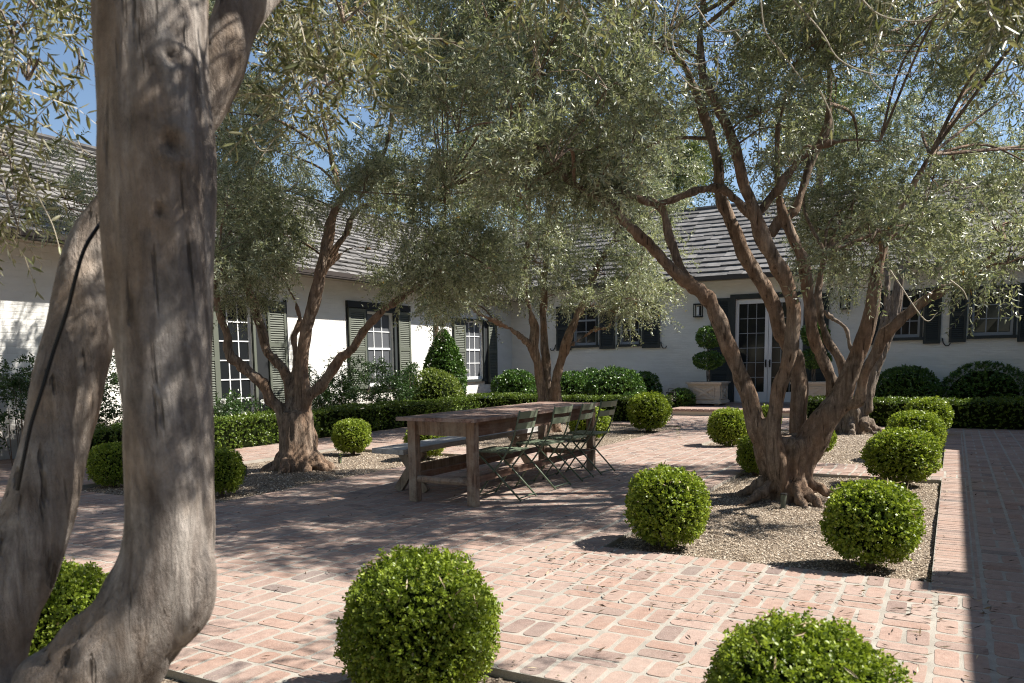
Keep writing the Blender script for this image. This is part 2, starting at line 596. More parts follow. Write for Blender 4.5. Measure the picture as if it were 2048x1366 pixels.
paving = MB()
xs = sorted(set([PAVE[0], PAVE[1]] + [v for r in ALLB for v in r[:2]]))
ys = sorted(set([PAVE[2], PAVE[3]] + [v for r in ALLB for v in r[2:]]))
for i in range(len(xs) - 1):
    for j in range(len(ys) - 1):
        xm, ym = (xs[i] + xs[i + 1]) / 2, (ys[j] + ys[j + 1]) / 2
        if not inside(xm, ym):
            paving.box(xs[i], xs[i + 1], ys[j], ys[j + 1], -0.1, 0.0)
pave = paving.build('brick_paving', MT['mortar'])
tag(pave, kind='structure')

bricks = []  # x0,x1,y0,y1
J = 0.012


def rect(x0, x1, y0, y1):
    bricks.append([x0, x1, y0, y1])


for r in ALLB:
    x0, x1, y0, y1 = r
    # a course of bricks laid end-on round every bed
    n = max(1, round((x1 - x0) / 0.1145))
    w = (x1 - x0) / n
    for i in range(n):
        for ya, yb in ((y0 - BW, y0), (y1, y1 + BW)):
            xa = x0 + i * w
            if not inside(xa + w / 2, (ya + yb) / 2):
                rect(xa + J, xa + w - J, ya + 0.004, yb - 0.004)
    n = max(1, round((y1 - y0 + 0.4) / 0.073))
    w = (y1 - y0 + 2 * BW) / n
    for j in range(n):
        for xa, xb in ((x0 - BW, x0), (x1, x1 + BW)):
            ya = y0 - BW + j * w
            if not inside((xa + xb) / 2, ya + w / 2) and not any(
                    b[0] < (xa + xb) / 2 < b[1] and b[2] < ya + w / 2 < b[3] for b in bricks[-2 * 400:]):
                rect(xa + 0.004, xb - 0.004, ya + J * 0.45, ya + w - J * 0.45)
# remove duplicates/overlaps among edging bricks
edging = []
for b in bricks:
    cx_, cy_ = (b[0] + b[1]) / 2, (b[2] + b[3]) / 2
    if any(e[0] < cx_ < e[1] and e[2] < cy_ < e[3] for e in edging[-1500:]):
        continue
    edging.append(b)
bricks = edging[:]
MOD = 0.229
gx0, gy0 = -0.032 - 62 * MOD, 4.765 - 20 * MOD
for i in range(78):
    for j in range(78):
        X0, Y0 = gx0 + i * MOD, gy0 + j * MOD
        if Y0 > 17.95 or Y0 < 0.6:
            continue
        g = 0.0115
        if (i + j) % 2 == 0:
            cand = [(X0 + g, X0 + MOD - g, Y0 + g * .8, Y0 + MOD / 2 - g * .55), (X0 + g, X0 + MOD - g, Y0 + MOD / 2 + g * .55, Y0 + MOD - g * .8)]
        else:
            cand = [(X0 + g, X0 + MOD / 2 - g * .8, Y0 + g * .8, Y0 + MOD - g * .8), (X0 + MOD / 2 + g * .8, X0 + MOD - g, Y0 + g * .8, Y0 + MOD - g * .8)]
        for b in cand:
            b = list(b)
            ok = True
            for (a0, a1, c0, c1) in ALLB:
                A0, A1, C0, C1 = a0 - BW - .008, a1 + BW + .008, c0 - BW - .008, c1 + BW + .008
                if b[0] < A1 and b[1] > A0 and b[2] < C1 and b[3] > C0:
                    cuts = [(A0 - b[0], 1, A0), (b[1] - A1, 0, A1), (C0 - b[2], 3, C0), (b[3] - C1, 2, C1)]
                    best = max(cuts, key=lambda q: q[0])
                    if best[0] < 0.02:
                        ok = False
                        break
                    b[best[1]] = best[2]
            if ok and b[1] - b[0] > 0.015 and b[3] - b[2] > 0.015:
                bricks.append(b)

scored = []
for b in bricks:
    c = ((b[0] + b[1]) / 2, (b[2] + b[3]) / 2, 0)
    x, y, z = project(c)
    if z < 0.5:
        continue
    if not (-60 < x < 2110 and y < 1420):
        if c[1] > 1.5:
            pass
        scored.append((-1, b))
        continue
    hid = (x - 300) ** 2 < 150 ** 2 and y > 500 or (x < 180 and y > 1050) or (x - 838) ** 2 + (y - 1260) ** 2 < 150 ** 2 or (x - 1600) ** 2 + (y - 1410) ** 2 < 170 ** 2
    area = (b[1] - b[0]) * (b[3] - b[2]) / z ** 3
    scored.append(((area if not hid else area * 0.05), b))
scored.sort(key=lambda q: -q[0])
brick_meshes = [bevel_box('brick', 0.2, 0.1, 0.04, 0.021, MT['brick'], 0.003, s) for s in range(10)]
far = MB()
for k, (sc_, b) in enumerate(scored):
    w, d = b[1] - b[0], b[3] - b[2]
    cx_, cy_ = (b[0] + b[1]) / 2, (b[2] + b[3]) / 2
    up = random.uniform(0.0005, 0.0032)
    if k < 300:
        me = random.choice(brick_meshes)
        rz = random.uniform(-0.012, 0.012)
        if w >= d:
            o = link('brick', me, pave, (cx_, cy_, up), rz + (math.pi if random.random() < .5 else 0), (w / 0.2, d / 0.1, 1))
        else:
            o = link('brick', me, pave, (cx_, cy_, up), rz + math.pi / 2, (d / 0.2, w / 0.1, 1))
        o.rotation_euler[0] = random.uniform(-.006, .006)
        o.rotation_euler[1] = random.uniform(-.006, .006)
    else:
        q = min(w, d) * 0.14
        pts = [(b[0] + q, b[2]), (b[1] - q, b[2]), (b[1], b[2] + q), (b[1], b[3] - q), (b[1] - q, b[3]), (b[0] + q, b[3]), (b[0], b[3] - q), (b[0], b[2] + q)]
        vs = [(x, y, -0.03) for x, y in pts] + [(x, y, up) for x, y in pts]
        fs = [(i, (i + 1) % 8, 8 + (i + 1) % 8, 8 + i) for i in range(8)] + [tuple(range(8, 16))]
        far.add(vs, fs, random.random() * 0.999)
fb = far.build('brick_field', MT['brick_far'], pave)
tag(fb, kind='stuff')


def stones(n, rects, size, hz):
    area = np.array([(r[1] - r[0]) * (r[3] - r[2]) for r in rects])
    pick = RNG.choice(len(rects), n, p=area / area.sum())
    R = np.array(rects)[pick]
    x = R[:, 0] + RNG.random(n) * (R[:, 1] - R[:, 0])
    y = R[:, 2] + RNG.random(n) * (R[:, 3] - R[:, 2])
    s = size * (0.55 + RNG.random(n) * 0.9)
    base = np.array([(1, 0, 0), (0, 1, 0), (-1, 0, 0), (0, -1, 0), (0, 0, .6), (0, 0, -.6)], float)
    F0 = np.array([(0, 1, 4), (1, 2, 4), (2, 3, 4), (3, 0, 4), (1, 0, 5), (2, 1, 5), (3, 2, 5), (0, 3, 5)])[:4]
    a = RNG.random(n) * 6.28
    ca, sa = np.cos(a), np.sin(a)
    el = 0.6 + RNG.random(n) * 0.4
    B = base[None, :5, :] * (1 + (RNG.random((n, 5, 1)) - .5) * .5)
    X = (B[:, :, 0] * ca[:, None] - B[:, :, 1] * sa[:, None] * el[:, None]) * s[:, None] + x[:, None]
    Y = (B[:, :, 0] * sa[:, None] + B[:, :, 1] * ca[:, None] * el[:, None]) * s[:, None] + y[:, None]
    tx, ty = (RNG.random((n, 1)) - .5) * .9, (RNG.random((n, 1)) - .5) * .9
    Z = B[:, :, 2] * s[:, None] * 1.1 + (B[:, :, 0] * tx + B[:, :, 1] * ty) * s[:, None] + hz + bed_h(x, y)[:, None] + RNG.random((n, 1)) * 0.004
    V = np.stack([X, Y, Z], -1).reshape(-1, 3)
    F = (F0[None] + (np.arange(n) * 5)[:, None, None]).reshape(-1, 3)
    return V, F, np.repeat(RNG.random(n), 5)


def bed_h(x, y):
    return 0.010 * np.sin(x * 3.1 + 1) * np.cos(y * 2.3) + 0.006 * np.sin(x * 9 + y * 7)


names = {'A': 26000, 'B': 13000, 'L': 8000, 'D': 5000, 'C': 9000, 'T': 4000}
for key, rects in BEDS.items():
    V = []
    F = []
    for (x0, x1, y0, y1) in rects:
        nx, ny = max(2, int((x1 - x0) / 0.12)), max(2, int((y1 - y0) / 0.12))
        o = len(V)
        for j in range(ny + 1):
            for i in range(nx + 1):
                x, y = x0 + (x1 - x0) * i / nx, y0 + (y1 - y0) * j / ny
                V.append((x, y, -0.04 + float(bed_h(np.array(x), np.array(y)))))
        for j in range(ny):
            for i in range(nx):
                a = o + j * (nx + 1) + i
                F.append((a, a + 1, a + nx + 2, a + nx + 1))
    bed = link('gravel_bed', np_mesh('gravel_bed', V, F, MT['gravel'], smooth=True))
    tag(bed, kind='structure')
    size = 0.0066 if key in 'ACT' else 0.009
    V, F, S = stones(names[key], [(r[0] + .01, r[1] - .01, r[2] + .01, r[3] - .01) for r in rects], size, -0.038)
    tag(link('gravel', np_mesh('gravel', V, F, MT['stone'], S)), kind='stuff')


spill = [(-2.12, -2.05, 4.9, 9.4), (-2.2, 0.0, 4.86, 5.0), (-.06, .0, 5.0, 9.4), (-2.1, -.1, 9.32, 9.42), (-6.05, -5.93, 5.0, 9.3), (-2.2, .2, 2.76, 2.86), (-6.0, -2.1, 2.11, 2.2)]
V, F, S = stones(420, spill, 0.007, 0.004)
tag(link('spilled_gravel', np_mesh('spilled_gravel', V, F, MT['stone'], S)), kind='stuff')


# ------------------------------------------------------------------ foliage generators
def unit(a):
    return a / np.maximum(np.linalg.norm(a, axis=-1, keepdims=True), 1e-9)


def leaf_quads(P, D, L, W, fold=0.12, curl=0.0, six=False):
    """P (n,3) bases, D (n,3) directions, L, W (n,)"""
    n = len(P)
    R = RNG.normal(size=(n, 3))
    S = unit(np.cross(D, R))
    N = np.cross(S, D)
    L = L[:, None]
    W = W[:, None]
    if six:
        v0 = P
        a = P + D * L * .28
        b = P + D * L * .68 - N * L * curl * .5
        v3 = P + D * L - N * L * curl
        V = np.stack([v0, a + S * W * .42 + N * W * fold, b + S * W * .42 + N * W * fold, v3, b - S * W * .42 + N * W * fold, a - S * W * .42 + N * W * fold], 1)
        F = (np.array([(0, 1, 2, 3), (0, 3, 4, 5)])[None] + (np.arange(n) * 6)[:, None, None]).reshape(-1, 4)
        return V.reshape(-1, 3), F, 6
    m = P + D * L * .45 + N * W * fold
    V = np.stack([P, m + S * W * .5, P + D * L - N * L * curl, m - S * W * .5], 1)
    F = (np.array([(0, 1, 2, 3)])[None] + (np.arange(n) * 4)[:, None, None]).reshape(-1, 4)
    return V.reshape(-1, 3), F, 4


def sprays(C, D, pairs, length, droop, ll, lw, six=False, curl=0.1, spread=0.9):
    """leafy twigs: bases C, directions D; returns leaf mesh arrays and twig ribbons"""
    n = len(C)
    t = (np.arange(pairs) + 1.0) / pairs
    ln = length * (0.6 + 0.8 * RNG.random((n, 1, 1)))
    dr = droop * (0.3 + 1.4 * RNG.random((n, 1, 1)))
    tt = t[None, :, None]
    side = unit(np.cross(D, RNG.normal(size=(n, 3))))[:, None, :]
    P = C[:, None, :] + D[:, None, :] * ln * tt + side * ln * .18 * tt * tt * np.sin(tt * 3)
    P[:, :, 2:3] -= dr * tt * tt
    T = unit(np.gradient(P, axis=1)) if pairs > 1 else D[:, None, :]
    perp = unit(np.cross(T, RNG.normal(size=(n, pairs, 3))))
    PP = np.repeat(P[:, :, None, :], 2, 2)
    DD = np.stack([unit(T * .75 + perp * spread), unit(T * .75 - perp * spread)], 2)
    DD = unit(DD + RNG.normal(size=DD.shape) * .16)
    DD[..., 2] -= 0.10
    PP = PP.reshape(-1, 3)
    DD = unit(DD.reshape(-1, 3))
    keep = RNG.random(len(PP)) > 0.12
    PP, DD = PP[keep], DD[keep]
    m = len(PP)
    L = ll * (0.65 + 0.6 * RNG.random(m))
    W = lw * (0.75 + 0.5 * RNG.random(m))
    V, F, k = leaf_quads(PP, DD, L, W, .15, curl, six)
    blob = np.repeat(RNG.random(n) * .35, pairs * 2)[keep]
    sh = np.clip(blob + RNG.random(m) * .6, 0, .95)
    y = RNG.random(m) < 0.006
    sh[y] = 1.0
    S = np.repeat(sh, k)
    # twig ribbons, crossed
    idx = [0, pairs // 2, pairs - 1]
    Q = np.concatenate([C[:, None, :], P[:, idx[1:], :]], 1)
    wv = side * 0.0016
    TV = np.concatenate([Q + wv, Q - wv], 1)  # n,6,3
    TF = (np.array([(0, 1, 4, 3), (1, 2, 5, 4)])[None] + (np.arange(n) * 6)[:, None, None]).reshape(-1, 4)
    return V, F, S, TV.reshape(-1, 3), TF


def rand_dirs(n, up=0.0):
    d = RNG.normal(size=(n, 3))
    d[:, 2] += up
    return unit(d)


def blob_foliage(blobs, per, pairs=10, length=0.24, droop=0.10, ll=0.05, lw=0.012, six=False, curl=0.1, up=0.25, shell=2.2):
    """blobs: list of (centre, radius[, weight])"""
    Cs, Ds = [], []
    for bl in blobs:
        c, r = bl[0], bl[1]
        w = bl[2] if len(bl) > 2 else 1.0
        n = max(4, int(per * w))
        d = rand_dirs(n)
        # lumpy: a few sub-clusters inside each blob
        k = 6
        sub = rand_dirs(k) * r * (.45 + .45 * RNG.random((k, 1)))
        which = RNG.integers(0, k, n)
        p = sub[which] + d * r * .38 * (RNG.random((n, 1)) ** (1 / shell))
        p[:, 2] *= .8
        Cs.append(c + p)
        Ds.append(unit(unit(p) * 1.0 + RNG.normal(size=(n, 3)) * .55 + np.array([0, 0, up])))
    return sprays(np.concatenate(Cs), np.concatenate(Ds), pairs, length, droop, ll, lw, six, curl)


def catmull(pts, sub=4):
    P = [np.array(p, float) for p in pts]
    P = [2 * P[0] - P[1]] + P + [2 * P[-1] - P[-2]]
    out = []
    for i in range(1, len(P) - 2):
        for k in range(sub):
            t = k / sub
            a, b, c, d = P[i - 1], P[i], P[i + 1], P[i + 2]
            out.append(.5 * ((2 * b) + (-a + c) * t + (2 * a - 5 * b + 4 * c - d) * t * t + (-a + 3 * b - 3 * c + d) * t ** 3))
    out.append(P[-2])
    return out


def limb(px_path, d0, d1=None, k=1.0):
    """px_path of (x, y, r) in view terms; depth runs d0 -> d1; gives world (x,y,z,r) path"""
    d1 = d0 if d1 is None else d1
    n = len(px_path)
    out = []
    for i, q in enumerate(px_path):
        x, y, r = q[:3]
        d = q[3] if len(q) > 3 else d0 + (d1 - d0) * i / (n - 1)
        p = at(x, y, d)
        out.append((p[0], p[1], p[2], r * k * d / FPX))
    return out


def trunk_mesh(name, limbs, origin, voxel, material, knots=(), rough=0.012, seed=0.0, sub=4):
    mb = MB()
    for L in limbs:
        P = catmull(L, sub)
        pts = [p[:3] - origin for p in P]
        rad = [max(0.004, p[3]) for p in P]
        mb.tube(pts, rad, 12)
    me = mb.mesh(name, material)
    tmp = bpy.data.objects.new('tmp', me)
    COL.objects.link(tmp)
    m = tmp.modifiers.new('r', 'REMESH')
    m.mode = 'VOXEL'
    m.voxel_size = voxel
    s = tmp.modifiers.new('s', 'SMOOTH')
    s.factor = 0.6
    s.iterations = 3
    dg = bpy.context.evaluated_depsgraph_get()
    me2 = bpy.data.meshes.new_from_object(tmp.evaluated_get(dg))
    bpy.data.objects.remove(tmp)
    n = len(me2.vertices)
    co = np.empty(n * 3, np.float32)
    no = np.empty(n * 3, np.float32)
    me2.vertices.foreach_get('co', co)
    me2.vertices.foreach_get('normal', no)
    co = co.reshape(-1, 3)
    no = no.reshape(-1, 3)
    d = np.zeros(n)
    for i in range(n):
        x, y, z = co[i]
        a = noise.noise((x * 7 + seed, y * 7, z * 2.4))
        b = noise.noise((x * 22, y * 22 + seed, z * 5))
        c = noise.noise((x * 3 + 9, y * 3, z * 2 + seed))
        e = noise.noise((x * 11 + 5, y * 11, z * 1.5 + seed))
        d[i] = rough * (1.0 + 0.8 * max(0.0, min(1.0, (0.75 - z) * 2.5))) * (1.6 * a + 0.7 * b + 1.5 * c + 2.2 * (abs(e) * 2 - .4))
    kn = np.zeros(n, np.float32)
    K = np.array([k[0] for k in knots]) - origin if len(knots) else None
    if K is not None:
        for kk, (kp, kr, kd) in zip(K, knots):
            r = np.linalg.norm(co - kk, axis=1) / kr
            d += kd * (np.exp(-((r - 1.0) ** 2) / .16) * .35 - np.exp(-(r ** 2) / .22) * 1.5)
            kn = np.maximum(kn, np.exp(-(r ** 2) / .16) * .9)
    co = co + no * d[:, None].astype(np.float32)
    me2.vertices.foreach_set('co', co.ravel())
    me2.polygons.foreach_set('use_smooth', np.ones(len(me2.polygons), dtype=bool))
    me2.update()
    me2.attributes.new('knot', 'FLOAT', 'POINT').data.foreach_set('value', np.ascontiguousarray(kn, dtype=np.float32))
    me2.materials.clear()
    me2.materials.append(material)
    return me2


def tree(name, base, limbs, label, blobs, per, voxel, bark, leafmat, knots=(), rough=0.012, group='olive trees in the courtyard', leaf=(0.05, 0.012),
         pairs=10, length=0.24, six=False, droop=.1, twigmat=None, nbranch=5, cat='olive tree', seed=0.0, noconn=False):
    base = np.array(base, float)
    root = empty(name, base)
    tag(root, label, cat, group)
    link('trunk', trunk_mesh('trunk', limbs, base, voxel, bark, knots, rough, seed), root)
    # branches from the nearest limb point to each leaf clump, then smaller ones inside it
    P = np.array([p for L in limbs for p in catmull(L, 3)])
    mb = MB()
    rr = random.Random(int(seed * 10) + 5)
    for bl in blobs:
        c, r = bl[0], bl[1]
        if not noconn:
            dd = np.linalg.norm(P[:, :3] - c, axis=1) + 0.5 * np.maximum(0, P[:, 2] - c[2])
            # prefer the outer half of limbs
            i = int(np.argmin(dd + P[:, 3] * 4))
            a = P[i, :3]
            v = c - a
            dist = np.linalg.norm(v)
            if dist < 4.0:
                mid = a + v * .5 + np.array([rr.uniform(-.12, .12), rr.uniform(-.12, .12), rr.uniform(0.0, .2)]) * min(1, dist)
                r0 = min(P[i, 3] * .7, .008 + .010 * dist)
                path = catmull([np.append(a, r0), np.append(mid, r0 * .75), np.append(c, .006)], 4)
                mb.tube([p[:3] - base for p in path], [p[3] for p in path], 5, False)
        for k in range(nbranch):
            d = np.array([rr.gauss(0, 1), rr.gauss(0, 1), rr.gauss(0.3, 1)])
            d = d / np.linalg.norm(d) * r * rr.uniform(.6, 1.0)
            m = c + d * .5 + np.array([0, 0, rr.uniform(0, .08)])
            mb.tube([c - base, m - base, c + d - base], [.006, .004, .0015], 3, False)
    tag(mb.build('branches', bark, root, True), kind='stuff')
    V, F, S, TV, TF = blob_foliage(blobs, per, pairs, length, droop, leaf[0], leaf[1], six)
    tag(link('crown', np_mesh('crown', V - base, F, leafmat, S), root), kind='stuff')
    tag(link('twigs', np_mesh('twigs', TV - base, TF, twigmat or MT['twig']), root), kind='stuff')
    return root


def region(x0, x1, y0, y1, d0, d1, n, r, w=1.0, avoid=()):
    out = []
    tries = 0
    while len(out) < n and tries < n * 30:
        tries += 1
        x, y, d = RNG.uniform(x0, x1), RNG.uniform(y0, y1), RNG.uniform(d0, d1)
        if any((x - ax) ** 2 / aw ** 2 + (y - ay) ** 2 / ah ** 2 < 1 for ax, ay, aw, ah in avoid):
            continue
        c = at(x, y, d)
        if any(np.linalg.norm(c - q[0]) < r * .75 for q in out) and tries < n * 15:
            continue
        out.append((c, r * RNG.uniform(.75, 1.2), w))
    return out


def over(targets, z0, z1, n, r, w=1.0):  # crown clumps added sunward of the targets so their shade falls there
    out = []
    for _ in range(n):
        tx, ty = targets[RNG.integers(0, len(targets))]
        tx, ty = tx + RNG.uniform(-.55, .55), ty + RNG.uniform(-.45, .45)
        z = RNG.uniform(z0, z1)
        out.append((np.array([tx + .77 * z, ty + .48 * z, z]), r * RNG.uniform(.8, 1.2), w))
    return out


def thin(blobs, points, keep, extra=.12):
    """prune the clumps that stand between the sun and some points, so light comes through there"""
    out = []
    for b in blobs:
        hit = False
        for p in points:
            v = b[0] - np.array(p)
            t = v @ SUN_TO
            if t > 0 and np.linalg.norm(v - SUN_TO * t) < b[1] * .8 + extra:
                hit = True
                break
        if hit and RNG.random() > keep:
            continue
        out.append(b)
    return out


def ground_pt(x, y, z=0):
    return on_z(x, y, z)


def roots(px, py_, n, rad, reach, depth_base, z=-0.04, phase=0.0, hgt=0.30):
    c = np.array([px, py_])
    out = []
    for k in range(n):
        a = phase + 2 * math.pi * k / n + random.uniform(-.25, .25)
        l = reach * random.uniform(.8, 1.25)
        dx, dy = math.cos(a), math.sin(a)
        r = rad * random.uniform(.8, 1.2)
        out.append([(px + dx * r * .3, py_ + dy * r * .3, hgt, r * .9), (px + dx * l * .45, py_ + dy * l * .45, hgt * .42, r * .62),
                    (px + dx * l * .8, py_ + dy * l * .8, z + .03, r * .42), (px + dx * l * 1.15, py_ + dy * l * 1.15, z - .03, r * .22)])
    return out


# ------------------------------------------------------------------ olive trees
# nearer right tree
B2 = (-1.33, 7.72, -0.04)
D2 = 7.55
l2 = []
l2.append([(B2[0], B2[1], -.1, .24), (B2[0], B2[1], .08, .205), (B2[0], B2[1], .28, .185), (B2[0], B2[1], .46, .20), (B2[0], B2[1], .56, .17)])
l2 += roots(B2[0], B2[1], 8, .10, .50, D2, phase=.3, hgt=.22)
l2.append(limb([(1560, 985, 18), (1540, 935, 27), (1525, 885, 33), (1512, 850, 31), (1497, 790, 25), (1470, 722, 23), (1436, 640, 22), (1412, 592, 22), (1354, 550, 20), (1307, 497, 17),
                (1262, 456, 15), (1221, 409, 13), (1184, 390, 11), (1130, 355, 9), (1080, 300, 7), (1030, 245, 5)], 7.5, 6.7, .66))
l2.append(limb([(1385, 570, 10), (1357, 525, 12), (1337, 470, 12), (1330, 430, 11), (1312, 408, 9), (1278, 398, 8), (1232, 380, 7), (1190, 372, 5)], 7.2, 7.0, .85))
l2.append(limb([(1516, 450, 10), (1472, 400, 9), (1440, 377, 9), (1395, 381, 9), (1350, 398, 9), (1315, 410, 8)], 7.1, 7.0, .85))
l2.append(limb([(1562, 985, 18), (1552, 935, 26), (1545, 880, 24), (1548, 830, 19), (1560, 775, 18), (1573, 735, 18), (1582, 688, 20), (1586, 615, 20), (1571, 560, 19), (1549, 523, 19),
                (1527, 475, 18), (1504, 410, 17), (1487, 366, 16), (1469, 293, 15), (1432, 205, 13), (1406, 146, 11), (1400, 60, 9), (1412, -40, 7)], 7.35, 6.5, .76))
l2.append(limb([(1572, 985, 18), (1594, 935, 24), (1600, 880, 24), (1597, 830, 20), (1600, 780, 19), (1592, 725, 20), (1575, 690, 18), (1557, 655, 19), (1549, 615, 18), (1520, 560, 17), (1491, 516, 17),
                (1465, 450, 16), (1440, 385, 15), (1436, 330, 13), (1414, 249, 13), (1388, 176, 11), (1366, 128, 9), (1330, 95, 7), (1285, 82, 5)], 7.75, 7.4, .82))
l2.append(limb([(1575, 990, 18), (1602, 940, 32), (1622, 885, 36), (1645, 845, 32), (1675, 805, 28), (1690, 770, 25), (1712, 720, 19), (1730, 670, 18), (1745, 620, 16), (1751, 565, 14),
                (1770, 490, 11), (1805, 410, 9), (1860, 310, 6)], 7.5, 6.9, .84))
l2.append(limb([(1672, 800, 20), (1665, 765, 15), (1640, 705, 14), (1622, 654, 13), (1618, 598, 14), (1608, 526, 14), (1580, 462, 12), (1560, 400, 9), (1553, 300, 7), (1560, 240, 5)], 7.5, 7.0, .85))
l2.append(limb([(1690, 760, 11), (1680, 720, 10), (1656, 680, 9), (1641, 634, 8), (1637, 580, 7), (1650, 505, 6)], 7.6, 7.7))
l2.append(limb([(1680, 812, 12), (1700, 809, 10), (1716, 806, 10), (1725, 768, 10), (1738, 730, 10), (1765, 680, 11), (1787, 654, 12), (1839, 608, 11), (1895, 575, 9), (1938, 559, 8), (1968, 529, 6),
                (2010, 480, 5)], 7.3, 6.4))
l2.append(limb([(1520, 425, 9), (1540, 396, 9), (1571, 359, 9), (1600, 319, 8), (1637, 293, 7), (1696, 280, 6), (1760, 282, 4)], 6.9, 6.6))
l2.append(limb([(1540, 470, 9), (1560, 440, 9), (1588, 424, 9), (1602, 385, 8), (1622, 322, 8), (1652, 256, 7), (1660, 183, 6), (1655, 120, 4)], 7.2, 7.2))
GAP2 = [(1400, 330, 62, 120), (1395, 190, 40, 70), (1340, 470, 70, 60)]
b2 = region(860, 1340, -330, 330, 5.6, 8.6, 34, .52, 1.0, GAP2)
b2 += region(1010, 1260, 290, 400, 6.2, 7.4, 6, .34, .6, GAP2)
b2 += region(1440, 1680, -250, 300, 6.2, 8.8, 11, .46, .75, GAP2 + [(1560, 330, 60, 60)])
b2 += region(1660, 2140, -250, 470, 6.6, 9.6, 38, .55, .85)
b2 += region(1720, 2060, 440, 520, 6.0, 7.4, 9, .32, .6, [(1740, 560, 90, 60)])
b2 += region(1560, 1740, 300, 510, 7.4, 9.0, 11, .38, .6)
b2 += region(2000, 2110, 430, 560, 5.6, 6.4, 4, .32, .6)
b2 += over([(-3.2, 4.9), (-3.8, 4.3), (-2.7, 5.6), (-3.6, 5.4), (-4.4, 5.0), (-4.4, 4.0), (-4.9, 5.8), (-3.9, 6.4), (-2.7, 6.6), (-3.4, 7.4), (-4.3, 7.6)], 3.9, 5.3, 27, .44, .95)
b2 = thin(b2, [(-1.35, 7.7, z) for z in (.3, .8, 1.3, 1.8, 2.4)] + [(-1.0, 7.6, 1.6), (-2.0, 7.4, 1.8)], .25)
b2 = thin(b2, [(x, y, 0) for x in (-1.5, -.7) for y in (5.4, 6.3, 7.0)], .3)
b2 = thin(b2, [(-4.8, 6.4, .5), (-4.8, 8.3, .5), (-4.0, 7.2, .8), (-3.9, 8.5, .8)], .5, .0)
kn2 = [(at(1572, 905, 7.28), .07, .02), (at(1560, 880, 7.25), .05, .015)]
tree('olive_tree', B2, l2, 'gnarled multi-stemmed olive tree in the nearest right gravel bed, right of the table', b2, 112, .019, MT['bark'], MT['olive'],
     kn2, .0065, leaf=(.052, .0140), pairs=11, length=.25, seed=1.0)

# left tree behind the table
B1 = (-7.28, 7.42, -0.04)
D1 = float((np.array([B1[0], B1[1], .5]) - CO) @ CF)
l1 = [[(B1[0], B1[1], -.1, .29), (B1[0], B1[1], .18, .25), (B1[0], B1[1], .45, .215), (B1[0], B1[1], .70, .18)]]
l1 += roots(B1[0], B1[1], 9, .14, .42, D1, phase=.1)


def T1(path, d1=None):
    return limb(path, D1, d1 or D1, .92)


l1.append(T1([(580, 850, 20), (560, 820, 14), (543, 800, 12), (527, 771, 11), (499, 745, 11), (470, 720, 11), (455, 700, 10), (455, 672, 9), (444, 646, 9), (436, 615, 8), (430, 560, 7), (440, 500, 5)], 9.6))
l1.append(T1([(585, 850, 20), (583, 795, 13), (576, 756, 12), (557, 727, 11), (535, 705, 11), (524, 665, 10), (510, 617, 10), (497, 575, 8), (487, 500, 7), (485, 420, 6), (500, 340, 4)], 10.6))
l1.append(T1([(598, 850, 20), (605, 793, 15), (605, 738, 14), (612, 665, 14), (623, 621, 13), (634, 577, 13), (642, 537, 12), (653, 485, 11), (665, 435, 10), (686, 393, 10), (718, 366, 9), (766, 311, 7),
              (785, 227, 5), (803, 157, 5), (839, 117, 4)], 9.4))
l1.append(T1([(686, 390, 6), (671, 348, 6), (656, 286, 5), (645, 234, 5), (640, 160, 4)], 9.8))
l1.append(T1([(645, 548, 8), (669, 500, 8), (692, 469, 8), (705, 432, 7), (731, 410, 7), (761, 414, 6), (789, 421, 5), (791, 390, 4), (780, 350, 3)], 10.2))
l1.append(T1([(655, 538, 4), (681, 510, 4), (698, 498, 4), (725, 495, 3), (750, 500, 2)], 10.4))
l1.append(T1([(600, 840, 16), (616, 795, 11), (649, 764, 10), (678, 720, 10), (704, 698, 10), (729, 661, 9), (766, 621, 9), (814, 588, 8), (857, 553, 7), (876, 515, 6), (888, 450, 5), (890, 380, 3)], 9.2))
l1.append(T1([(590, 790, 9), (590, 745, 7), (590, 700, 6), (588, 670, 6), (600, 640, 5), (590, 600, 4)], 10.3))
GAP1 = [(640, 320, 38, 40), (690, 455, 60, 45), (720, 510, 60, 30), (650, 480, 30, 60)]
b1 = region(425, 600, 240, 520, 8.8, 11.4, 16, .50, 1.0, GAP1)
b1 += region(440, 920, -330, 300, 8.0, 11.8, 30, .70, 1.35, GAP1)
b1 += region(700, 830, 300, 430, 8.6, 10.4, 6, .42, .8, GAP1)
b1 += region(430, 640, 400, 560, 9.4, 11.4, 8, .42, .8, GAP1)
b1 += region(790, 960, 330, 560, 8.6, 10.2, 13, .45, .9, GAP1)
b1 += region(880, 985, 520, 590, 8.8, 9.8, 4, .32, .7)
b1 += region(430, 560, 520, 590, 9.0, 10.6, 5, .34, .6)
b1 += over([(-5.4, 3.8), (-6.2, 3.4), (-6.4, 4.4), (-5.5, 4.8), (-7.4, 4.6), (-8.2, 4.6), (-6.6, 5.4), (-7.6, 5.6), (-5.3, 6.4), (-5.9, 7.4), (-9.0, 5.2)], 3.9, 5.4, 22, .48, 1.05)
b1 += region(100, 210, 300, 440, 9.0, 10.5, 4, .36, .45)
b1 += region(-200, 80, -330, 20, 8.4, 11.5, 6, .6, 1.0) + region(260, 420, -330, 60, 8.4, 11.5, 5, .6, 1.0)
b1 = thin(b1, [(-4.8, 6.6, .5), (-4.8, 7.6, .5), (-7.0, 7.6, .5), (-7.0, 8.0, 1.4), (-6.8, 8.6, .0)], .4, .0)
tree('olive_tree', B1, l1, 'olive tree with swollen dark trunk base in the left gravel bed, left of the bench', b1, 122, .026, MT['bark'], MT['olive'], (), .009,
     leaf=(.056, .0155), pairs=10, length=.26, seed=2.0)

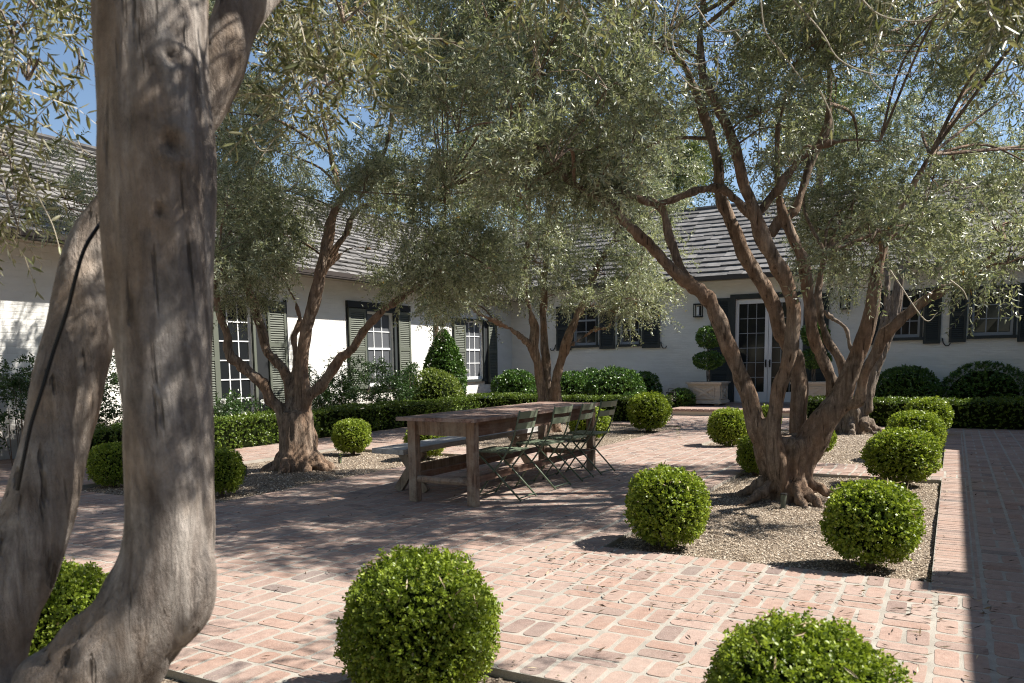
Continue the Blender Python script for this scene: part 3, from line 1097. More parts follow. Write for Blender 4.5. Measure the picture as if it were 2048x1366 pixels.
# rear tree behind the table
D3 = 15.2
p3 = at(1097, 838, D3)
B3 = (p3[0], p3[1], -0.04)
l3 = [[(B3[0], B3[1], -.1, .25), (B3[0], B3[1], .2, .22), (B3[0], B3[1], .45, .20)]] + roots(B3[0], B3[1], 6, .11, .35, D3)


def T3(path, d1=None):
    return limb(path, D3, d1 or D3)


l3.append(T3([(1086, 815, 12), (1082, 780, 9), (1077, 736, 8), (1069, 700, 8), (1069, 656, 7), (1060, 620, 6), (1047, 560, 5), (1055, 480, 4), (1060, 400, 3)], 14.6))
l3.append(T3([(1096, 815, 12), (1094, 780, 9), (1092, 722, 8), (1088, 656, 8), (1086, 600, 6), (1092, 520, 5), (1096, 430, 4)], 15.4))
l3.append(T3([(1108, 815, 12), (1112, 785, 9), (1112, 760, 9), (1122, 722, 9), (1137, 673, 9), (1153, 635, 8), (1175, 590, 8), (1190, 545, 7), (1215, 500, 6), (1240, 455, 4)], 14.6))
l3.append(T3([(1069, 708, 6), (1058, 690, 6), (1044, 676, 6), (1017, 656, 5), (990, 643, 5), (960, 628, 4), (925, 600, 3)], 13.6))
l3.append(T3([(1142, 690, 4), (1170, 672, 3), (1189, 659, 3), (1214, 656, 3), (1224, 640, 2), (1236, 620, 2)], 14.2))
GAP3 = [(1155, 425, 75, 40), (1195, 505, 62, 55)]
b3 = region(890, 1320, 280, 540, 13.2, 16.4, 32, .70, 1.1, GAP3)
b3 += region(880, 1040, 520, 620, 13.2, 15.0, 8, .5, .8)
b3 += region(1180, 1310, 540, 640, 13.2, 15.0, 9, .45, .8)
b3 += region(1040, 1180, 500, 600, 14.5, 16.0, 6, .5, .6)
b3 += region(1220, 1400, 300, 480, 14.5, 17.0, 8, .5, .8, GAP3 + [(1400, 330, 40, 50)])
tree('olive_tree', B3, l3, 'slender three-stemmed olive tree standing behind the far end of the table', b3, 112, .03, MT['bark'], MT['olive'], (), .014,
     leaf=(.062, .019), pairs=9, length=.30, seed=3.0)

# rear right tree
B4 = (-1.5, 15.1, -0.04)
D4 = float((np.array([B4[0], B4[1], .5]) - CO) @ CF)
l4 = [[(B4[0], B4[1], -.1, .24), (B4[0], B4[1], .15, .2), (B4[0] + .02, B4[1], .4, .17)]] + roots(B4[0], B4[1], 7, .11, .45, D4)
l4.append(limb([(1722, 822, 18), (1733, 780, 16), (1745, 735, 15), (1765, 690, 15), (1783, 640, 14), (1793, 595, 12), (1802, 545, 9), (1830, 470, 7), (1850, 390, 4)], D4, D4 - .5))
l4.append(limb([(1738, 765, 9), (1752, 715, 8), (1765, 650, 7), (1775, 600, 6), (1772, 520, 5), (1760, 420, 4)], D4, D4 + .4))
l4.append(limb([(1728, 790, 9), (1722, 740, 6), (1700, 690, 6), (1690, 655, 5), (1662, 635, 5), (1645, 620, 4)], D4, D4 - .3))
b4 = region(1630, 2100, 230, 520, 13.5, 17, 24, .75, 1.0) + region(1620, 1720, 500, 600, 13.6, 15, 3, .35, .4)
tree('olive_tree', B4, l4, 'olive tree with flared grey trunk at the rear right, in front of the low hedge', b4, 85, .03, MT['bark_pale'], MT['olive'], (), .014,
     leaf=(.062, .019), pairs=9, length=.30, seed=4.0)

# foreground tree
DF = 1.9
pf = at(95, 1790, 2.0)
BF = (pf[0], pf[1], -0.05)
lf = []
lf.append(limb([(60, 1900, 190), (75, 1700, 165), (110, 1540, 150), (140, 1420, 122), (200, 1340, 106), (264, 1262, 95), (318, 1172, 88), (341, 1080, 84), (342, 980, 83), (339, 860, 87), (334, 740, 90),
                (327, 620, 94), (322, 500, 99), (320, 380, 106), (318, 280, 110), (312, 160, 109), (306, 40, 109), (300, -120, 106), (285, -350, 95), (262, -600, 80)], 1.95, 1.90))
lf.append(limb([(20, 1560, 100), (-50, 1400, 92), (-38, 1290, 80), (14, 1180, 73), (60, 1080, 70), (91, 985, 68), (114, 880, 65), (136, 780, 68), (155, 690, 64), (168, 600, 60), (186, 520, 54), (215, 452, 50), (270, 380, 48),
                (340, 290, 50), (400, 205, 52), (440, 130, 50), (466, 60, 46), (488, 0, 46), (520, -90, 44), (560, -200, 38)], 1.98, 2.35))
lf.append(limb([(478, 40, 34), (520, 15, 28), (560, -30, 24), (610, -90, 20), (700, -180, 14)], 2.3, 2.5))
lf.append(limb([(285, -350, 60), (100, -420, 45), (-80, -380, 34), (-200, -300, 20)], 1.9, 2.2))
lf.append(limb([(100, -420, 40), (-60, -330, 28), (-120, -150, 18), (-140, 40, 10)], 2.0, 2.6))
lf.append(limb([(285, -400, 60), (600, -620, 45), (1000, -700, 32), (1400, -520, 20), (1700, -300, 12), (1850, -120, 7)], 1.9, 2.6))
lf.append(limb([(330, 1275, 40), (370, 1215, 48), (394, 1160, 42), (400, 1110, 30), (392, 1060, 20)], 1.93, 1.93))
knf = [(at(350, 285, 1.80), .040, .022), (at(345, 108, 1.80), .034, .018), (at(362, 18, 1.80), .034, .020), (at(318, 420, 1.80), .022, .014), (at(135, 735, 1.86), .03, .01),
       (at(170, 865, 1.84), .05, .012), (at(90, 1035, 1.84), .04, .012), (at(130, 1320, 1.8), .04, .012), (at(350, 770, 1.8), .014, .006)]
bfl = region(-60, 120, -260, 120, 2.2, 3.1, 7, .15, .8) + region(0, 110, 60, 170, 2.3, 3.0, 3, .11, .6) + region(150, 200, 60, 160, 2.4, 2.8, 1, .06, .2) + region(-40, 30, 380, 520, 2.6, 3.2, 2, .13, .7)
bfl += region(-120, 20, 160, 330, 2.6, 3.4, 3, .14, .5)
bfl += region(500, 720, -300, 190, 2.7, 3.7, 17, .20, .9) + region(560, 760, 120, 210, 3.0, 3.6, 2, .13, .6)
bfl += region(740, 1350, -380, -40, 2.6, 3.8, 12, .22, .8)
bfl += region(1500, 2120, -280, 60, 2.3, 3.6, 12, .18, .8)
# unseen leaf clumps above the picture, added to shade the trunk
for c in ((-.9, 2.0, 3.1), (-.5, 2.3, 3.4), (-.2, 1.9, 3.6), (.2, 2.3, 3.9), (-.7, 1.6, 3.2), (-.3, 2.6, 3.8), (-1.2, 1.3, 3.4), (-2.6, .6, 3.3), (-2.2, 1.0, 3.8), (-1.4, 2.2, 3.9), (-.1, 1.4, 3.3)):
    bfl.append((np.array(c), .24, .9))
for c in ((-.44, 2.1, 2.80), (-.6, 2.0, 2.95), (-.25, 2.25, 2.85), (-.8, 1.9, 2.7), (-.1, 2.0, 3.1), (-.5, 1.8, 3.2), (-1.0, 1.75, 2.75), (-.3, 2.4, 3.3), (.1, 2.2, 3.4)):
    bfl.append((np.array(c), .22, 1.5))
tree('olive_tree', BF, lf, 'foreground olive tree at the left with smooth thick grey trunk and leaning stem', bfl, 24, .013, MT['bark_near'], MT['olive_near'], knf, .0045,
     leaf=(.052, .011), pairs=8, length=.20, six=True, seed=5.0, twigmat=MT['twig_pale'], nbranch=3, noconn=True)


# long pale curling shoots hanging from the canopy
def shoot(pts, r=.0022):
    P = catmull([np.append(at(*p), 0) for p in pts], 6)
    return [p[:3] for p in P]


mbs = MB()
LC, LD = [], []
cur = [[(1150, -20, 3.2), (1175, 40, 3.2), (1215, 60, 3.2), (1235, 20, 3.2)], [(1420, -20, 3.0), (1350, 60, 3.1), (1355, 110, 3.1), (1400, 128, 3.1), (1470, 90, 3.1), (1500, 60, 3.1)],
       [(1390, 10, 3.0), (1430, 60, 3.0), (1480, 60, 3.0)], [(1330, 20, 3.3), (1335, 100, 3.3), (1380, 170, 3.3), (1430, 175, 3.3), (1436, 110, 3.3)],
       [(1520, -20, 2.9), (1530, 60, 2.9), (1560, 100, 2.9), (1610, 168, 2.9)], [(1560, -30, 2.8), (1640, 60, 2.8), (1680, 120, 2.8), (1760, 150, 2.8), (1860, 140, 2.8)],
       [(1700, -30, 2.7), (1760, 30, 2.7), (1850, 40, 2.7), (1900, 0, 2.7)], [(1800, -20, 3.0), (1760, 60, 3.0), (1740, 150, 3.0), (1790, 200, 3.0)],
       [(1640, 180, 3.2), (1665, 240, 3.2), (1662, 290, 3.2)], [(1960, -20, 2.6), (1990, 50, 2.6), (2030, 70, 2.6)], [(640, 235, 3.0), (672, 240, 3.0), (676, 215, 3.0), (670, 190, 3.0)],
       [(500, 270, 3.0), (520, 300, 3.0), (545, 300, 3.0)], [(40, 320, 2.6), (80, 400, 2.6), (105, 450, 2.6), (120, 500, 2.6)], [(50, 230, 2.6), (120, 270, 2.6), (190, 315, 2.6)],
       [(1780, 540, 5.6), (1800, 570, 5.6), (1850, 640, 5.6), (1875, 625, 5.6)], [(1900, 560, 5.5), (1925, 580, 5.5), (1935, 600, 5.5)]]
for c in cur:
    P = shoot(c)
    mbs.tube(P, [.0028 * (1 - .5 * i / len(P)) * (2 if c[0][2] > 5 else 1) for i in range(len(P))], 5, False)
    for i in range(2, len(P), 3):
        if random.random() < .6:
            LC.append(P[i])
            LD.append(rand_dirs(1)[0])
LC, LD = np.array(LC), np.array(LD)
V, F, k = leaf_quads(LC, LD, np.full(len(LC), .045), np.full(len(LC), .011), .15, .1, True)
ftree = [o for o in COL.objects if o.name.startswith('olive_tree')][-1]
bF = np.array(BF)
me = mbs.mesh('hanging_shoots', MT['twig_pale'], True)
o = link('hanging_shoots', me, ftree, tuple(-bF))
tag(o, kind='stuff')
o = link('shoot_leaves', np_mesh('shoot_leaves', V, F, MT['olive_near'], np.repeat(RNG.random(len(LC)) * .9, 6)), ftree, tuple(-bF))
tag(o, kind='stuff')
# black cable on the leaning stem
mb = MB()
cab = [(222, 425, 2.0), (195, 455, 1.93), (168, 500, 1.90), (150, 560, 1.89), (135, 620, 1.90), (108, 700, 1.90), (84, 780, 1.88), (62, 850, 1.88), (45, 930, 1.88), (35, 980, 1.9)]
mb.tube([at(*p) for p in [tuple(q) for q in catmull([np.array(c) for c in cab], 5)]], .0048, 6)
tag(mb.build('cable', MT['iron']), 'black cable running down the leaning stem of the foreground olive tree', 'cable')

# unseen olive copies added behind the camera to cut the sky light
src3 = [o for o in COL.objects if o.name == 'olive_tree.002'][0]
for k, (x, y, sc, rz, lab) in enumerate(((-8.5, -1.5, 1.25, 1.0, 'unseen olive tree added behind the camera at far left to dim sky light'), (-4.5, -5.0, 1.35, 2.2, 'unseen olive tree added behind the camera, left of the middle, to dim sky light'),
                                         (0.5, -5.5, 1.35, 4.0, 'unseen olive tree added behind the camera near the right wing to dim sky light'), (-12.5, -5.0, 1.5, 5.0, 'unseen olive tree added behind the camera in the far corner to dim sky light'))):
    t_ = src3.copy()
    COL.objects.link(t_)
    t_.location = (x, y, -.04)
    t_.rotation_euler = (0, 0, rz)
    t_.scale = (sc, sc, sc)
    t_['label'] = lab
    for ch in src3.children:
        c_ = ch.copy()
        COL.objects.link(c_)
        c_.parent = t_

# trees beyond the roofs
for (px_, py_, dd, rr_, lab) in ((1335, 330, 31, 2.6, 'pale green tree rising beyond the rear roof between the stems of the right olive'),
                                 (950, 330, 34, 3.0, 'dark green tree beyond the roof corner, behind the rear olive crown'),
                                 (1640, 260, 32, 3.2, 'large tree beyond the rear roof, behind the right olive crown')):
    c = at(px_, py_, dd)
    b = np.array([c[0], c[1], -.1])
    root = empty('background_tree', b)
    tag(root, lab, 'tree', 'trees beyond the house')
    mb = MB()
    mb.tube([(0, 0, 0), (.1, 0, c[2] * .5), (0, .1, c[2])], [.3, .22, .1], 8)
    mb.build('trunk', MT['bark'], root, True)
    bl = [(c + rand_dirs(1)[0] * rr_ * RNG.uniform(.2, .9), rr_ * .42, 1) for _ in range(16)]
    V, F, S, TV, TF = blob_foliage(bl, 80, 8, .6, .15, .16, .05)
    tag(link('crown', np_mesh('crown', V - b, F, MT['far_leaf'], S), root), kind='stuff')


# ------------------------------------------------------------------ box balls, hedges, shrubs
def sprig_leaves(P, N, ll, lw, sl, pairs=3, spread=.8, jitter=.5, six=False):
    n = len(P)
    D = unit(N + RNG.normal(size=(n, 3)) * jitter)
    D[:, 2] += .15
    D = unit(D)
    t = (np.arange(pairs) + .6) / pairs
    Q = P[:, None, :] + D[:, None, :] * (sl * t)[None, :, None]
    perp = unit(np.cross(np.repeat(D[:, None, :], pairs, 1), RNG.normal(size=(n, pairs, 3))))
    QQ = np.repeat(Q[:, :, None, :], 2, 2).reshape(-1, 3)
    DD = np.stack([unit(D[:, None, :] * .6 + perp * spread), unit(D[:, None, :] * .6 - perp * spread)], 2).reshape(-1, 3)
    m = len(QQ)
    V, F, k = leaf_quads(QQ, unit(DD + RNG.normal(size=DD.shape) * .15), ll * (.7 + .6 * RNG.random(m)), lw * (.75 + .5 * RNG.random(m)) * (1 if six else 1.2), .1, .05, six)
    tone = np.repeat(RNG.random(n) * .5, pairs * 2)
    tip = np.tile(np.repeat(t, 2), n) * .25
    S = np.clip(tone + tip + RNG.random(m) * .25, 0, .97)
    S[RNG.random(m) < .004] = 1.0
    return V, F, np.repeat(S, k)


def fib(n):
    i = np.arange(n) + .5
    ph = np.arccos(1 - 2 * i / n)
    th = np.pi * (1 + 5 ** .5) * i
    return np.stack([np.cos(th) * np.sin(ph), np.sin(th) * np.sin(ph), np.cos(ph)], 1)


def lump(D, amp, s, seed):
    return np.array([noise.noise((d[0] * s + seed, d[1] * s, d[2] * s)) for d in D]) * amp


def boxy(D, p=2.25):
    rho = np.hypot(D[:, 0], D[:, 1])
    return .985 / (rho ** p + np.abs(D[:, 2]) ** p) ** (1 / p)


def ball_meshes(r, n, ll, lw, sl, leafm, seed, squash=.95, depth=.06, amp=.13):
    D = unit(fib(n) + RNG.normal(size=(n, 3)) * .02)
    D = D[D[:, 2] > -.93]
    R = r * (1 + lump(D, amp, 2.2, seed) + lump(D, .05, 6.0, seed + 5)) - sl * .75 - RNG.random(len(D)) ** 2 * depth
    # a few shoots stick out
    s = RNG.random(len(D)) < .03
    R[s] += sl * RNG.uniform(.3, 1.0, int(s.sum()))
    R = R * boxy(D)
    P = D * R[:, None]
    P[:, 2] *= squash
    V, F, S = sprig_leaves(P, D, ll, lw, sl, six=n > 4000)
    leafmesh = np_mesh('foliage', V, F, leafm, S)
    # dark core hull; the shade inside the ball is put into its colour
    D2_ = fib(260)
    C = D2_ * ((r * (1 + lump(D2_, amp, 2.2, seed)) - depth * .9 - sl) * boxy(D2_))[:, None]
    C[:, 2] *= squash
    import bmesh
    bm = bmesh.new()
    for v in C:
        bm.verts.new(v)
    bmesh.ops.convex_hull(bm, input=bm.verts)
    core = bpy.data.meshes.new('dark_core')
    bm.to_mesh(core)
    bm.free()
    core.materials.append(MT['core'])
    return leafmesh, core


stem_mb = MB()
stem_mb.tube([(0, 0, -.36), (.01, 0, -.2), (0, 0, 0)], [.03, .024, .02], 7)
stem_mb.tube([(.03, .02, -.34), (.06, .03, -.2), (.08, .02, 0)], [.016, .012, .01], 6)
stem_mb.tube([(-.03, .01, -.34), (-.06, -.03, -.2), (-.1, -.02, 0)], [.014, .012, .01], 6)
stem_me = stem_mb.mesh('stem', MT['bark_pale'], True)

near_ball = [ball_meshes(.31, 5300, .0138, .0104, .032, MT['box'], 3.0), ball_meshes(.31, 5300, .0138, .0104, .032, MT['box'], 8.0)]
mid_ball = [ball_meshes(.31, 2300, .020, .0145, .038, MT['box'], 13.0), ball_meshes(.31, 2300, .020, .0145, .038, MT['box'], 21.0, .9)]
far_ball = [ball_meshes(.31, 1500, .026, .017, .036, MT['box'], 31.0)]

BALLS = [
    (838, 1256, 158, near_ball[0], 1.03, 'large bright box ball in the centre foreground, its base cut by the picture edge'),
    (1597, 1412, 196, near_ball[1], .94, 'bright box ball at the bottom right foreground, only its top half in the picture'),
    (105, 1255, 140, near_ball[1], 1.0, 'bright box ball behind the leaning stem of the foreground olive tree'),
    (1335, 1012, 84, mid_ball[0], 1.0, 'round box ball at the front left corner of the nearest right gravel bed'),
    (1744, 1044, 93, mid_ball[1], 1.0, 'broad box ball at the front right corner of the nearest right gravel bed'),
    (1803, 910, 71, mid_ball[1], .84, 'flattish box ball at the rear right corner of the nearest right bed'),
    (1830, 868, 56, mid_ball[0], .9, 'middle one of the three overlapping box balls along the right brick path'),
    (1858, 832, 44, far_ball[0], .9, 'farthest box ball of the row on the right, in front of the low hedge'),
    (703, 872, 39, mid_ball[0], .95, 'small bright box ball on the gravel right of the swollen olive trunk'),
    (438, 941, 50, mid_ball[1], 1.0, 'dark shaded box ball just right of the foreground trunk'),
    (224, 928, 46, mid_ball[0], 1.0, 'dark shaded box ball between the two foreground olive stems'),
    (851, 880, 42, mid_ball[1], .9, 'box ball seen between the table leg and the bench'),
    (1459, 854, 43, mid_ball[0], .95, 'dark box ball left of the gnarled right olive trunk'),
    (1512, 908, 38, mid_ball[1], 1.1, 'box ball half hidden by the left side of the gnarled right olive trunk'),
    (1638, 876, 32, far_ball[0], 1.0, 'box ball half hidden under the right limb of the gnarled olive'),
    (1298, 822, 42, far_ball[0], .95, 'box ball at the end of the middle hedge, left of the brick step'),
    (1178, 846, 42, far_ball[0], .8, 'dark box ball behind the green folding chairs'),
    (1535, 838, 27, far_ball[0], 1.1, 'box ball glimpsed between the stems of the gnarled right olive'),
]
for k, (x, y, r, (leafme, coreme), sq, lab) in enumerate(BALLS):
    rz = ray(x, y)[2]
    c_ = sq * 1.02 / FPX * r
    d = (H + .035) / (c_ - rz)
    c = at(x, y, d)
    R = r * d / FPX
    if not 0.2 < R < .45:
        print('ball', k, 'R', R, 'd', d, c)
    root = empty('box_ball', (c[0], c[1], -.04), rz=0)
    tag(root, lab, 'topiary ball', 'clipped box balls in the gravel beds')
    s = R / .31
    rot_ = random.uniform(0, 6.28)
    link('foliage', leafme, root, (0, 0, c[2] + .04), rot_, (s, s, s * sq))
    link('dark_core', coreme, root, (0, 0, c[2] + .04), rot_, (s, s, s * sq))
    link('stem', stem_me, root, (0, 0, c[2] + .04), rot_, (s, s, s * sq))


def hedge(label, x0, x1, y0, y1, h, per, ll=.026, leafm=None):
    L, W = x1 - x0, y1 - y0
    faces = [(L * W, 't'), (L * h, 'f'), (L * h, 'k'), (W * h, 'l'), (W * h, 'r')]
    Ps, Ns = [], []
    for ar, k in faces:
        n = int(ar * per)
        u, v = RNG.random(n), RNG.random(n)
        if k == 't':
            P = np.stack([x0 + u * L, y0 + v * W, np.full(n, h)], 1)
            N = (0, 0, 1)
        elif k in 'fk':
            P = np.stack([x0 + u * L, np.full(n, y0 if k == 'f' else y1), .03 + v * (h - .03)], 1)
            N = (0, -1 if k == 'f' else 1, 0)
        else:
            P = np.stack([np.full(n, x0 if k == 'l' else x1), y0 + u * W, .03 + v * (h - .03)], 1)
            N = (-1 if k == 'l' else 1, 0, 0)
        N = np.tile(np.array(N, float), (n, 1))
        lp = np.array([noise.noise((p[0] * 2.2, p[1] * 2.2, p[2] * 3)) for p in P]) * .06
        P = P + N * (lp - .03 - RNG.random(n) ** 2 * .05)[:, None]
        # round the top edges
        Ps.append(P)
        Ns.append(N)
    P, N = np.concatenate(Ps), np.concatenate(Ns)
    c = np.array([(x0 + x1) / 2, (y0 + y1) / 2, 0])
    root = empty('box_hedge', c)
    tag(root, label, 'hedge', 'low clipped hedges')
    V, F, S = sprig_leaves(P, N, ll, ll * .66, ll * 1.5)
    tag(link('foliage', np_mesh('foliage', V - c, F, leafm or MT['hedge'], S), root), kind='stuff')
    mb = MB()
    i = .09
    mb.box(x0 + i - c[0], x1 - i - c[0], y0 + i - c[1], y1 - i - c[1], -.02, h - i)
    mb.build('dark_core', MT['core'], root)  # solid dark box, the hedge's inner shade put into its colour


hedge('long low hedge along the left house wing, behind the left olive tree', -10.35, -9.68, 5.8, 15.75, .50, 420, .028)
hedge('low hedge across the back behind the table, ending by the brick step', -10.35, -5.25, 15.85, 16.5, .54, 420, .028)
hedge('low hedge at the rear right under the shuttered windows', -2.55, 4.0, 16.25, 16.95, .52, 420, .030)


def shrub(x, y, d, rpx, sq, label, leafm, n=1300, ll=.055, base_z=0.0, cone=False, name='shrub', group=None):
    c = at(x, y, d)
    R = rpx * d / FPX
    D = unit(fib(n) + RNG.normal(size=(n, 3)) * .05)
    rad = R * (1 + lump(D, .12, 2.0, x)) - RNG.random(n) ** 2 * .12 * R
    P = D * rad[:, None]
    P[:, 2] *= sq
    if cone:
        zz = (P[:, 2] / (R * sq) + 1) / 2
        P[:, :2] *= (1.15 - zz * .75)[:, None]
    b = np.array([c[0], c[1], base_z])
    root = empty(name, b)
    tag(root, label, 'shrub', group)
    V, F, S = sprig_leaves(P + (c - b), D, ll, ll * .5, ll * 1.1, 3)
    V[:, 2] = np.maximum(V[:, 2], .01)
    tag(link('foliage', np_mesh('foliage', V, F, leafm, S), root), kind='stuff')
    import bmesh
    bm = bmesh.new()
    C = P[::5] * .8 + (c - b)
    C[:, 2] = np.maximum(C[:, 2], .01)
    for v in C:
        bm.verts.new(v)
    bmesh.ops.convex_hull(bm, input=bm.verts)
    me = bpy.data.meshes.new('dark_core')
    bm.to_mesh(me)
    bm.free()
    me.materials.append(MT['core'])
    link('dark_core', me, root)  # solid dark hull, the shrub's inner shade put into its colour
    mb = MB()
    mb.tube([(0, 0, -.05), (0, 0, max(.1, c[2]))], [.04, .02], 6)
    mb.build('stem', MT['bark'], root)
    return root


GS = 'rounded shrubs along the house walls'
shrub(1030, 782, 19.6, 45, .85, 'rounded glossy shrub left of the rear olive stems', MT['camellia'], group=GS)
shrub(1142, 782, 19.8, 37, .95, 'rounded glossy shrub just right of the rear olive stems', MT['camellia'], 1000, group=GS)
shrub(1231, 785, 19.6, 56, .85, 'largest rounded shrub under the rear windows, bright green', MT['camellia'], 1700, group=GS)
shrub(1182, 775, 20.7, 34, 1.0, 'dark shrub glimpsed between two rounded ones under the rear windows', MT['camellia'], 700, group=GS)
shrub(1290, 785, 20.7, 30, 1.3, 'dark shrub at the right end of the row, left of the path lantern', MT['camellia'], 700, group=GS)
shrub(1362, 800, 19.8, 24, .8, 'small dark shrub beside the left planter', MT['camellia'], 500, group=GS)
shrub(1810, 788, 18.4, 62, .85, 'rounded glossy shrub under the right windows, behind the box balls', MT['camellia'], 1700, group=GS)
shrub(1852, 778, 19.9, 40, .95, 'dark shrub behind the rounded one under the right windows', MT['camellia'], 800, group=GS)
shrub(1966, 790, 18.2, 78, .78, 'wide rounded shrub at the right edge, under the last window', MT['camellia'], 2200, group=GS)
ps = on_x(888, 730, -11.0)
dps = float((ps - CO) @ CF)
shrub(888, 735, dps, 46, 1.55, 'tall cone-shaped glossy shrub between the two left-wing windows', MT['camellia'], 2200, cone=True, group=GS)
shrub(872, 790, dps - 1.0, 50, 1.0, 'light yellow-green shrub in front of the cone-shaped one', MT['lime'], 1500, .04, group=GS)


def rose(xp, yp, X, w, h, label, flowers=5, per=60):
    p = on_x(xp, yp, X)
    b = np.array([p[0], p[1], 0.0])
    root = empty('rose_bush', b)
    tag(root, label, 'rose bush', 'rose bushes along the left wing')
    bl = [(b + np.array([RNG.uniform(-.3, .3), RNG.uniform(-w / 2, w / 2), RNG.uniform(.35, h)]), .24, 1) for _ in range(int(w * h * 8) + 4)]
    mb = MB()
    for c, r, _ in bl:
        q = c - b
        mb.tube([(q[0] * .3, q[1] * .6, 0), (q[0] * .6, q[1] * .8, q[2] * .6), tuple(q)], [.008, .006, .003], 4, False)
    tag(mb.build('stems', MT['bark'], root), kind='stuff')
    V, F, S, TV, TF = blob_foliage(bl, per, 4, .14, .03, .045, .026)
    tag(link('foliage', np_mesh('foliage', V - b, F, MT['rose'], S), root), kind='stuff')
    for k in range(flowers):
        c = bl[RNG.integers(0, len(bl))][0] - b
        D = unit(fib(26) + RNG.normal(size=(26, 3)) * .1)
        Vp, Fp, kk = leaf_quads(D * .008, D, np.full(26, .042), np.full(26, .05), -.1, .2, True)
        link('flower', np_mesh('flower', Vp, Fp, MT['petal']), root, (c[0] + .22, c[1] - .1, c[2] + .12))


rose(700, 780, -11.0, 2.4, 1.25, 'dark airy rose bush under the middle left-wing window', 2, 70)
rose(800, 790, -10.9, 1.5, 1.1, 'rose bush between the middle window and the light green shrub', 1, 60)
rose(470, 835, -10.75, 1.6, .62, 'low white-flowering rose bush in front of the tall paned doors', 9, 60)
rose(215, 830, -11.1, 1.3, 1.35, 'rose bush against the left wall, seen between the foreground stems', 0, 60)
rose(25, 830, -11.0, 2.2, 1.25, 'rose bush at the left edge above the low white wall', 0, 60)
pr = on_x(922, 765, -10.75)
for (xx, yy) in ((935, 742), (916, 764), (926, 772), (908, 757)):
    D = unit(fib(26) + RNG.normal(size=(26, 3)) * .1)
    Vp, Fp, kk = leaf_quads(D * .008, D, np.full(26, .05), np.full(26, .06), -.1, .2, True)
    p = on_x(xx, yy, -10.55)
    par = [o for o in COL.objects if o.name.startswith('shrub')][-1]
    link('flower', np_mesh('flower', Vp, Fp, MT['petal']), par, tuple(p - np.array(par.location)))

# ------------------------------------------------------------------ house
XL, YB = -11.8, 21.2
frL = lambda u, v, w: (XL + w, u, v)      # left wing wall: u along Y, w outwards
frB = lambda u, v, w: (u, YB - w, v)      # rear wing wall: u along X, w outwards
house_left = empty('house_wing', (XL, 12, 0))
tag(house_left, 'white left wing of the house with grey-green shutters and grey shingle roof', 'house', 'wings of the white house')
house_back = empty('house_wing', (-4, YB, 0))
tag(house_back, 'white rear wing of the house in shade with dark shutters and white garden doors', 'house', 'wings of the white house')


def hb(mb, name, material, parent):
    """build in world coordinates under a house root"""
    o = mb.build(name, material, parent)
    o.location = tuple(-np.array(parent.matrix_basis.translation)) if parent.parent is None else (0, 0, 0)
    return o


def wall(fr, u0, u1, v0, v1, holes, depth, name, parent):
    mb = MB()
    us = sorted(set([u0, u1] + [h[0] for h in holes] + [h[1] for h in holes]))
    vs = sorted(set([v0, v1] + [h[2] for h in holes] + [h[3] for h in holes]))
    for i in range(len(us) - 1):
        for j in range(len(vs) - 1):
            um, vm = (us[i] + us[i + 1]) / 2, (vs[j] + vs[j + 1]) / 2
            if any(h[0] < um < h[1] and h[2] < vm < h[3] for h in holes):
                continue
            mb.box(us[i], us[i + 1], vs[j], vs[j + 1], -depth, 0, fr)
    return hb(mb, name, MT['stucco'], parent)


def window(fr, u0, u1, v0, v1, cols, rows, parent, glass, framem, rail_after=None, sill=True, rec=.07, mw=.022, pane_name='window', white=True, stile=.05):
    """sash window set in the opening: dark casing, white sash, muntins, one pane per light"""
    mb = MB()
    c = .06
    mb.box(u0 - c, u0, v0 - (.0), v1 + c, -.02, .035, fr)
    mb.box(u1, u1 + c, v0 - (.0), v1 + c, -.02, .035, fr)
    mb.box(u0, u1, v1, v1 + c, -.02, .035, fr)
    if sill:
        mb.box(u0 - c - .02, u1 + c + .02, v0 - .07, v0, -.05, .075, fr)
    w = hb(mb, pane_name, framem, parent)
    loc = (0, 0, 0)
    s = MB()
    w0 = -rec
    s.box(u0, u0 + stile, v0, v1, w0 - .04, w0, fr)
    s.box(u1 - stile, u1, v0, v1, w0 - .04, w0, fr)
    s.box(u0 + stile, u1 - stile, v1 - stile, v1, w0 - .04, w0, fr)
    s.box(u0 + stile, u1 - stile, v0, v0 + stile * 1.5, w0 - .04, w0, fr)
    gu0, gu1, gv0, gv1 = u0 + stile, u1 - stile, v0 + stile * 1.5, v1 - stile
    cu, cv = (gu1 - gu0) / cols, (gv1 - gv0) / rows
    for i in range(1, cols):
        s.box(gu0 + i * cu - mw / 2, gu0 + i * cu + mw / 2, gv0, gv1, w0 - .03, w0 - .006, fr)
    for j in range(1, rows):
        t = mw * (2.2 if rail_after == j else 1)
        s.box(gu0, gu1, gv0 + j * cv - t / 2, gv0 + j * cv + t / 2, w0 - .034, w0 - .003 if rail_after != j else w0 + .004, fr)
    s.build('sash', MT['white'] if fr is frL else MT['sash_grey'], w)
    for i in range(cols):
        for j in range(rows):
            g = MB()
            tl = RNG.uniform(-.003, .003)
            a, b_ = gu0 + i * cu + mw / 2, gu0 + (i + 1) * cu - mw / 2
            e, f_ = gv0 + j * cv + mw / 2, gv0 + (j + 1) * cv - mw / 2
            g.add([fr(a, e, w0 - .02 + tl), fr(b_, e, w0 - .02 - tl), fr(b_, f_, w0 - .02), fr(a, f_, w0 - .02)], [(0, 1, 2, 3)])
            g.build('pane', glass, w)
    bk = MB()
    bk.box(u0, u1, v0, v1, -.5, -.45, fr)
    bk.build('room_behind', MT['dark'], w)
    return w


